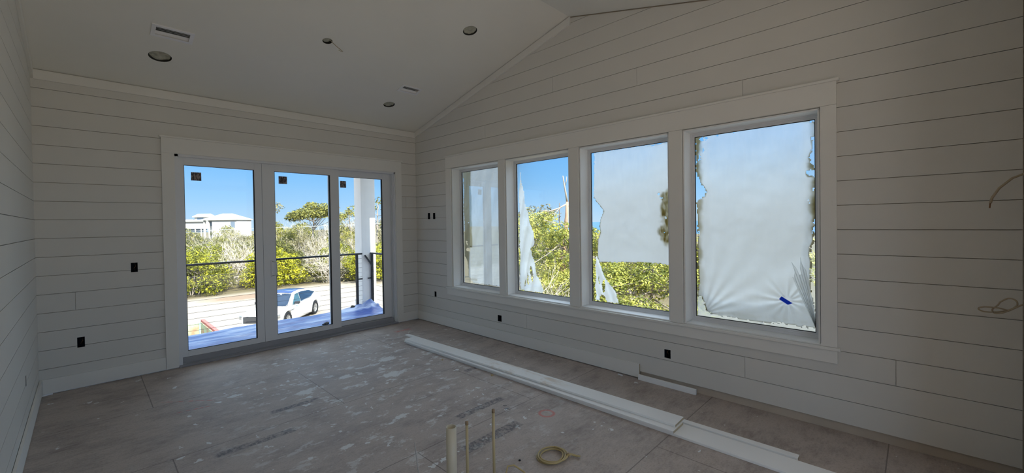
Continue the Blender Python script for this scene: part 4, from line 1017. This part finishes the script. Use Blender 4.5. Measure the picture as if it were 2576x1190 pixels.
pine(pB, 22.6, 66, 0.98, 2.0, 'thin sparse pine at the left of the right door pane')
pine(pC, 24.7, 56, 0.95, 3.0, 'bushy pine just left of the white column')
pine(pC, 27.6, 44, 1.0, 5.0, 'dark tall pine right of the white column')
# trees seen through the windows
ng = 'pines close outside the windows'
near = make_pine(31, 5.2, 2.3, 26, M['leaf_pine'], 0.1, 620, 0.06, 0.12, 0.25)
near2 = make_pine(32, 4.6, 2.4, 26, M['leaf_pine'], 0.2, 620, 0.055, 0.11, 0.18)
def npine(p, yaw, r, s, sz, rz, label, group=None):
    x, y = at(yaw, r); return place(p, x, y, s, sz, rz, label, group, 'tree')
npine(near, 48.8, 24.0, 1.05, 1.02, 0.5, 'dense pine crown at the left of the second window, beside the torn film')
npine(near2, 52.5, 18.5, 0.85, 0.80, 1.5, 'yellow-green pine low in the second window, right of the bare shrub')
npine(near, 53.8, 20.5, 0.98, 0.97, 2.5, 'dark green pine beside the dead trunk in the second window')
npine(near2, 58.5, 17.0, 0.95, 0.80, 3.3, 'yellow-green pine crown at the lower left of the third window')
npine(near2, 64.0, 16.5, 1.0, 0.84, 4.0, 'bright yellow-green pine crown low in the middle of the third window')
npine(near, 69.5, 18.0, 1.0, 0.84, 5.0, 'dark green pine crown at the lower right of the third window')
npine(near2, 50.5, 15.5, 0.62, 0.62, 5.0, 'small low pine at the foot of the second window')
npine(near, 61.5, 21.5, 0.95, 0.9, 5.6, 'pine standing behind the bright crowns of the third window')
npine(near, 77.0, 18.5, 1.0, 0.88, 0.9, 'pine seen past the torn edges of the film in the right window')
for yw, rr_, s_ in ((46.5, 34, 1.1), (50.0, 36, 1.1), (54.0, 30, 0.95), (57.5, 33, 1.0), (62, 30, 1.0), (67, 32, 1.05), (72, 30, 1.05)):
    x, y = at(yw, rr_); place(protos[1 if rr_ % 2 else 4], x, y, s_, 1.15, yw, 'dark scrub bush behind the pines outside the windows', 'scrub behind the near pines')
pine(pC, 48.6, 34, 0.80, 1.0, 'flat-topped pine on the skyline, left of the pair in the second window')
pine(pB, 50.4, 33, 0.80, 2.4, 'flat-topped sparse pine on the skyline, right of the pair in the second window')
x, y = at(50.6, 14.5); place(bare, x, y, 0.72, 1.25, 2.0, 'bare pale shrub in front of the pines in the second window')
# dead pine
o = empty('dead_tree', (14.10, 7.31, GZ)); tag(o, 'dead broken-topped pine trunk with bare limbs in the second window', 'tree')
m = MB(); m.tube([(-0.55, 0.15, 0), (-0.35, 0.1, 2.6), (-0.12, 0.05, 4.3), (-0.02, 0, 5.3), (0.04, 0, 6.1)], [0.22, 0.19, 0.15, 0.10, 0.075], 9, cap=True); m.build('trunk', M['barkpine'], o)
rg = random.Random(5)
for pts, rr in (([(0.04, 0, 6.1), (-0.04, 0.06, 6.7), (-0.12, 0.1, 7.2), (-0.16, 0.12, 7.5)], .06), ([(-0.08, 0.08, 6.9), (0.0, 0, 7.25), (0.02, 0, 7.45)], .03), ([(0.02, 0, 6.0), (-0.35, 0.3, 5.75), (-0.8, 0.6, 5.6), (-1.2, 0.85, 5.65)], .05),
                ([(-0.3, 0.25, 5.78), (-0.5, 0.4, 5.5), (-0.85, 0.6, 5.45)], .025), ([(-0.1, 0, 4.9), (-0.5, 0.4, 4.95), (-1.0, 0.8, 5.15)], .03), ([(-0.05, 0, 4.5), (-0.35, 0.3, 4.4)], .07), ([(0.03, 0, 5.8), (0.3, -0.2, 6.1), (0.5, -0.3, 6.5)], .035)):
    m = MB(); m.tube(pts, [rr*(1-0.2*i) for i in range(len(pts))], 6); m.build('limb', M['bark'], o)
x, y = at(52.3, 30)
o = empty('dead_tree', (x, y, GZ)); o.scale = (1, 1, 0.84); tag(o, 'thin dead snag left of the broken pine in the second window', 'tree')
m = MB(); m.tube([(0, 0, 0), (0.05, 0, 4), (0, 0, 6.4), (0.04, 0, 7.6)], [0.08, 0.06, 0.045, 0.025], 6); m.build('trunk', M['snag'], o)
for k in range(9):
    z = 5.0+0.28*k; a = k*2.1; m = MB(); m.tube([(0.02, 0, z), (0.3*math.cos(a), 0.3*math.sin(a), z+0.08)], [0.03, 0.012], 4); m.build('limb', M['snag'], o)

# ---------------------------------------------------------------- power lines
def line(p, q, sagm, label):
    m = MB(); pts = []
    for i in range(21):
        t_ = i/20; pts.append((p[0]+(q[0]-p[0])*t_, p[1]+(q[1]-p[1])*t_, p[2]+(q[2]-p[2])*t_-sagm*4*t_*(1-t_)))
    m.tube(pts, 0.017, 5); tag(m.build('power_line', simple('pale_power_cable', (0.55, 0.58, 0.55), 0.5)), label, 'power line')
line((-8, 55.0, 1.0), (28, 19, 2.3), 0.15, 'pale overhead cable crossing in front of the thicket in the doors')

# ---------------------------------------------------------------- far houses
def house(loc, rz, label, blocks, roofs, darks, name='house'):
    o = empty(name, loc, rz); tag(o, label, 'house')
    wm, rm, dm = M['hwall'], M['hroof'], M['hdark']
    for b in blocks: mm = MB(); mm.box(*b); mm.build('wall', wm, o)
    for (x0, x1, y0, y1, z0, z1, ins) in roofs:
        mm = MB(); cxm = (y0+y1)/2
        V = [(x0, y0, z0), (x1, y0, z0), (x1, y1, z0), (x0, y1, z0), (x0+ins, cxm, z1), (x1-ins, cxm, z1)]
        mm.add(V, [(0, 1, 5, 4), (1, 2, 5), (2, 3, 4, 5), (3, 0, 4), (3, 2, 1, 0)]); mm.box(x0, x1, y0, y1, z0-0.35, z0); mm.build('roof', rm, o)
    for b in darks: mm = MB(); mm.box(*b); mm.build('window', dm, o)  # windows, plus dark sheets in place of shade
M['hwall'] = simple('pale_far_wall', (0.50, 0.47, 0.44), 0.8, 0.2, var=0.03); M['hroof'] = simple('pale_metal_roof', (0.34, 0.33, 0.31), 0.6, 0.3, var=0.05); M['hdark'] = simple('far_glass_and_shade', (0.16, 0.20, 0.26), 0.3, 0.5)
# local x runs along the image, local -y faces the camera
hz = math.atan2(179.3-195.6, 38.9-22.95)
house((22.95, 195.6, GZ), hz, 'pale beach house with a hipped roof above the thicket, right part of the far buildings',
      [(10.4, 19.9, 0, 9, 0.5, 7.7), (7.2, 10.4, 2.5, 9, 0.5, 7.7), (7.1, 7.6, 0, 0.6, 0, 7.8), (9.0, 9.3, 0, 0.5, 0, 7.8)], [(6.5, 20.3, -0.6, 9.6, 7.95, 10.3, 5.0)], [(8.0, 10.0, 2.3, 2.5, 5.4, 7.2), (17.6, 19.2, -0.05, 0.02, 4.6, 7.0)])  # first dark sheet is the bluish shade in the recessed porch
house((24.6, 209.0, GZ), hz, 'lower beach house on stilts with a small tower room, left of the hipped house',
      [(-2.5, 8.0, 1.0, 9, 4.4, 7.4), (1.9, 6.8, 3, 8, 7.4, 9.3), (6.8, 10.5, 4, 8, 7.4, 9.6), (-2, -1.7, 1, 1.3, 0, 4.4), (0.6, 0.9, 1, 1.3, 0, 4.4), (3.4, 3.7, 1, 1.3, 0, 4.4), (5.8, 6.1, 1, 1.3, 0, 4.4)],
      [(-3.0, 8.0, 0.4, 9.5, 7.6, 8.4, 0.3), (1.3, 7.2, 2.4, 8.6, 9.5, 10.7, 0.2)], [(3.0, 5.6, 2.95, 3.02, 8.2, 9.1), (-2.4, 7.6, 2.0, 2.2, 3.0, 4.3), (7.6, 8.4, 3.95, 4.02, 8.3, 9.0)], name='stilt_house')  # wide dark sheet is the shade under the raised floor

# ---------------------------------------------------------------- open-top container below the porch
o = empty('dumpster', (-0.70, 14.8, GZ), 0.0); tag(o, 'rusty open dumpster with a red rim below the porch deck', 'dumpster')
rust = NT('rusty_green_steel'); rc = rust.mix(rust.step(rust.noise(2.5, 7), 0.40, 0.60), (0.34, 0.42, 0.28), (0.36, 0.20, 0.13)); M['rust'] = rust.done(rust.bsdf(rc, 0.7, 0.3))
M['redrim'] = simple('faded_red_rim', (0.42, 0.12, 0.10), 0.6, 0.3); M['teal'] = simple('teal_corner_steel', (0.30, 0.55, 0.50), 0.5, 0.4)
m = MB(); m.box(-2.3, 0.0, 0.0, 0.06, 0.1, 1.15); m.build('end_wall', M['rust'], o)
m = MB(); m.box(-0.05, 0.04, -4.6, 0.06, 0.1, 1.15); m.box(-2.3, -2.22, -4.6, 0.06, 0.1, 1.15); m.build('side_wall', M['rust'], o)
m = MB(); m.box(-2.3, 0.04, -4.6, 0.06, 0.02, 0.12); m.build('base', M['rust'], o)
m = MB(); m.box(-0.02, 0.10, -4.6, 0.10, 1.15, 1.24); m.build('rim', M['redrim'], o)
m = MB(); m.box(-0.10, -0.02, -0.06, 0.0, 0.1, 1.14); m.build('corner_post', M['teal'], o)

# ---------------------------------------------------------------- car
def car(loc, rz, label):
    o = empty('car', loc, rz); tag(o, label, 'car')
    paint = simple('white_car_paint', (0.80, 0.80, 0.80), 0.15, 0.6, var=0.0); gl = simple('dark_car_glass', (0.015, 0.03, 0.06), 0.12, 0.35, var=0.0)
    blk = simple('gloss_black_trim', (0.02, 0.02, 0.025), 0.3, 0.5); alloy = simple('grey_alloy', (0.45, 0.45, 0.46), 0.3, 0.5, 0.8)
    # x forward. stations: x, half width at sill, at shoulder, shoulder z, hood/deck centre z
    st = [(-2.48, 0.70, 0.78, 0.98, 1.02), (-2.40, 0.84, 0.88, 1.02, 1.08), (-2.05, 0.94, 0.96, 1.04, 1.12), (-1.45, 0.97, 0.985, 1.02, 1.10), (-0.6, 0.965, 0.98, 0.98, 1.04), (0.3, 0.965, 0.98, 0.955, 1.00), (1.0, 0.965, 0.975, 0.935, 0.99), (1.45, 0.965, 0.97, 0.92, 0.985), (1.95, 0.94, 0.94, 0.88, 0.95), (2.30, 0.87, 0.86, 0.83, 0.89), (2.46, 0.74, 0.74, 0.76, 0.81)]
    WHX = (-1.50, 1.50); WR = 0.385
    bm = bmesh.new(); rows = []
    xs_ = []
    for a, b in zip(st, st[1:]):
        nseg = max(1, int((b[0]-a[0])/0.07))
        for k in range(nseg): t_ = k/nseg; xs_.append(tuple(a[j]+(b[j]-a[j])*t_ for j in range(5)))
    xs_.append(st[-1])
    for (x, ws, wsh, zsh, zc) in xs_:
        zb = 0.24
        for wx in WHX:
            d = abs(x-wx)
            if d < WR+0.07: zb = max(zb, WR+math.sqrt(max(0, (WR+0.07)**2-d*d))-0.02)
        zb = min(zb, zsh-0.08)
        prof = [(0, 0.24 if zb < 0.3 else zb), (ws*0.80, zb), (ws*0.985, zb), (ws*1.0, zb+(zsh-zb)*0.25), (ws*0.985, zb+(zsh-zb)*0.5), (ws*1.0, zb+(zsh-zb)*0.78), (wsh*0.985, zsh), (wsh*0.93, zsh+0.025), (wsh*0.6, (zsh+zc)/2+0.02), (0, zc)]
        row = [bm.verts.new((x, y, z)) for y, z in prof] + [bm.verts.new((x, -y, z)) for y, z in prof[-2:0:-1]]
        rows.append(row)
    n_ = len(rows[0])
    for i in range(len(rows)-1):
        for k in range(n_): bm.faces.new((rows[i][k], rows[i][(k+1) % n_], rows[i+1][(k+1) % n_], rows[i+1][k]))
    bm.faces.new(rows[0][::-1]); bm.faces.new(rows[-1])
    m = MB(); m.bm(bm, True); m.build('body', paint, o)
    # cabin: lower and upper loops along the belt and roof
    def loft(pts_low, pts_up):
        pass
    B = [(-2.10, 0.78, 1.10), (-1.2, 0.86, 1.06), (-0.2, 0.87, 1.02), (0.65, 0.86, 0.99), (1.25, 0.80, 0.985)]       # belt line x, half width, z
    U = [(-1.75, 0.60, 1.36), (-1.05, 0.64, 1.52), (-0.35, 0.66, 1.58), (0.15, 0.655, 1.56), (0.42, 0.63, 1.50)]
    bm = bmesh.new(); L = []
    for (bx, bw, bz), (ux, uw, uz) in zip(B, U):
        L.append([bm.verts.new(p) for p in ((bx, bw, bz), (ux, uw+0.03, uz-0.06), (ux, uw, uz), (ux, uw*0.5, uz+0.035), (ux, 0, uz+0.045), (ux, -uw*0.5, uz+0.035), (ux, -uw, uz), (ux, -uw-0.03, uz-0.06), (bx, -bw, bz))])
    for i in range(len(L)-1):
        for k in range(8): bm.faces.new((L[i][k], L[i][k+1], L[i+1][k+1], L[i+1][k]))
    bm.faces.new(L[0]); bm.faces.new(L[-1][::-1])
    m = MB(); m.bm(bm, True); m.build('cabin', paint, o)
    def quadpatch(name, a, b, c, d, off, mat, n=8):
        a, b, c, d = map(Vector, (a, b, c, d)); nn = (b-a).cross(d-a).normalized()*off; m = MB(); V = []; F = []
        for i in range(n+1):
            for j in range(n+1):
                u, v_ = i/n, j/n; p = a*(1-u)*(1-v_)+b*u*(1-v_)+c*u*v_+d*(1-u)*v_; V.append(tuple(p+nn*(1+1.2*math.sin(math.pi*u)*0)))
        for i in range(n):
            for j in range(n): F.append((i*(n+1)+j, (i+1)*(n+1)+j, (i+1)*(n+1)+j+1, i*(n+1)+j+1))
        m.add(V, F, True); q = m.build(name, mat, o); s = q.modifiers.new('thickness', 'SOLIDIFY'); s.thickness = 0.006; s.offset = 0; return q
    quadpatch('windshield', (1.23, 0.77, 1.00), (1.23, -0.77, 1.00), (0.45, -0.60, 1.49), (0.45, 0.60, 1.49), -0.022, gl)
    m = MB(); V = []; F = []
    rx = [(-1.55, 0.50, 1.42), (-1.05, 0.56, 1.53), (-0.35, 0.58, 1.59), (0.15, 0.575, 1.57), (0.43, 0.55, 1.51)]
    for (x, w_, z) in rx:
        for k in range(7): y = -w_+2*w_*k/6; V.append((x, y, z+0.052-0.055*(abs(y)/0.66)**2))
    for i in range(4):
        for k in range(6): F.append((i*7+k, i*7+k+1, (i+1)*7+k+1, (i+1)*7+k))
    m.add(V, F, True); q = m.build('roof_glass', simple('roof_glass_sky_tint', (0.02, 0.05, 0.16), 0.12, 0.4, var=0.0), o); s = q.modifiers.new('thickness', 'SOLIDIFY'); s.thickness = 0.006  # dark glass, the sky's blue reflection put into its base colour
    for s_ in (1, -1):
        f = 1 if s_ > 0 else -1
        def sw(nm, pts, mat=gl):
            m = MB(); P_ = [Vector(p) for p in pts]; P_ = [Vector((p.x, p.y*s_, p.z)) for p in P_]
            V = P_ + [p+Vector((0, 0.012*s_, 0)) for p in P_]; n = len(P_)
            m.add(V, [tuple(range(n)), tuple(range(2*n-1, n-1, -1))]+[(a, (a+1) % n, (a+1) % n+n, a+n) for a in range(n)]); m.build(nm, mat, o)
        sw('side_window', [(0.90, 0.862, 1.02), (0.10, 0.880, 1.04), (0.05, 0.712, 1.49), (0.35, 0.700, 1.46)], simple('clear_car_glass', (0.04, 0.09, 0.12), 0.12, 0.4, var=0))
        sw('side_window', [(0.04, 0.882, 1.045), (-1.10, 0.880, 1.10), (-1.75, 0.76, 1.25), (-1.15, 0.705, 1.44), (-0.35, 0.713, 1.50), (-0.01, 0.713, 1.495)])
        m = MB(); m.bevbox(0.62, 0.78, 0.93*s_-0.03, 1.12*s_, 1.02, 1.15, 0.02); m.build('mirror', blk, o)
        m = MB(); m.bevbox(0.66, 0.80, 0.95*s_, 1.10*s_, 0.985, 1.02, 0.01); m.build('mirror_base', paint, o)
        m = MB(); m.bevbox(0.95, 1.35, 0.966*s_, 0.985*s_, 0.80, 0.825, 0.006); m.build('fender_vent', blk, o)
        m = MB(); m.bevbox(2.12, 2.40, 0.74*s_, 0.905*s_, 0.60, 0.80, 0.03, ); m.build('headlight', alloy, o)
        for wx in WHX:
            wl = empty('wheel', (wx, 0.83*s_, WR), 0, o); 
            m = MB(); m.lathe([(0.24, -0.11), (0.35, -0.12), (WR, -0.08), (WR, 0.08), (0.35, 0.12), (0.24, 0.11)], n=32, axis='Y'); m.build('tire', M['black'], wl)
            m = MB(); m.lathe([(0.001, 0.07*s_), (0.06, 0.085*s_), (0.07, 0.06*s_)], n=20, axis='Y')
            m.lathe([(0.235, -0.10), (0.245, 0.10), (0.225, 0.10), (0.215, -0.10)], n=32, axis='Y')
            for k in range(10):
                mm = Matrix.Rotation(k*math.pi/5, 4, 'Y'); m.box(-0.014, 0.014, 0.055*s_, 0.085*s_, 0.04, 0.235, mm)
            m.build('rim', alloy, wl)
            m = MB(); m.lathe([(0.001, 0.0), (0.22, 0.0)], n=24, axis='Y'); m.build('brake_disc', blk, wl)
    m = MB(); m.bevbox(2.42, 2.50, -0.66, 0.66, 0.44, 0.76, 0.02); m.build('grille', simple('dark_grille', (0.05, 0.05, 0.055), 0.35, 0.5), o)
    m = MB(); m.bevbox(2.44, 2.515, -0.50, 0.50, 0.52, 0.55, 0.01); m.bevbox(2.44, 2.515, -0.55, 0.55, 0.74, 0.765, 0.01); m.build('grille_bar', blk, o)
    m = MB(); m.bevbox(2.25, 2.47, -0.80, 0.80, 0.26, 0.40, 0.03); m.build('bumper', paint, o)
    return o
hx, hy = -0.70, -0.714
nx_, ny_ = -hy*-1, hx*-1
L_ = Vector((-hy, hx))       # left of heading
mid = Vector((5.08, 18.35)) + Vector((hx, hy))*1.5 - L_*0.93
car((mid.x, mid.y, GZ), math.atan2(hy, hx), 'white car with a dark glass roof parked on the sand below the porch')
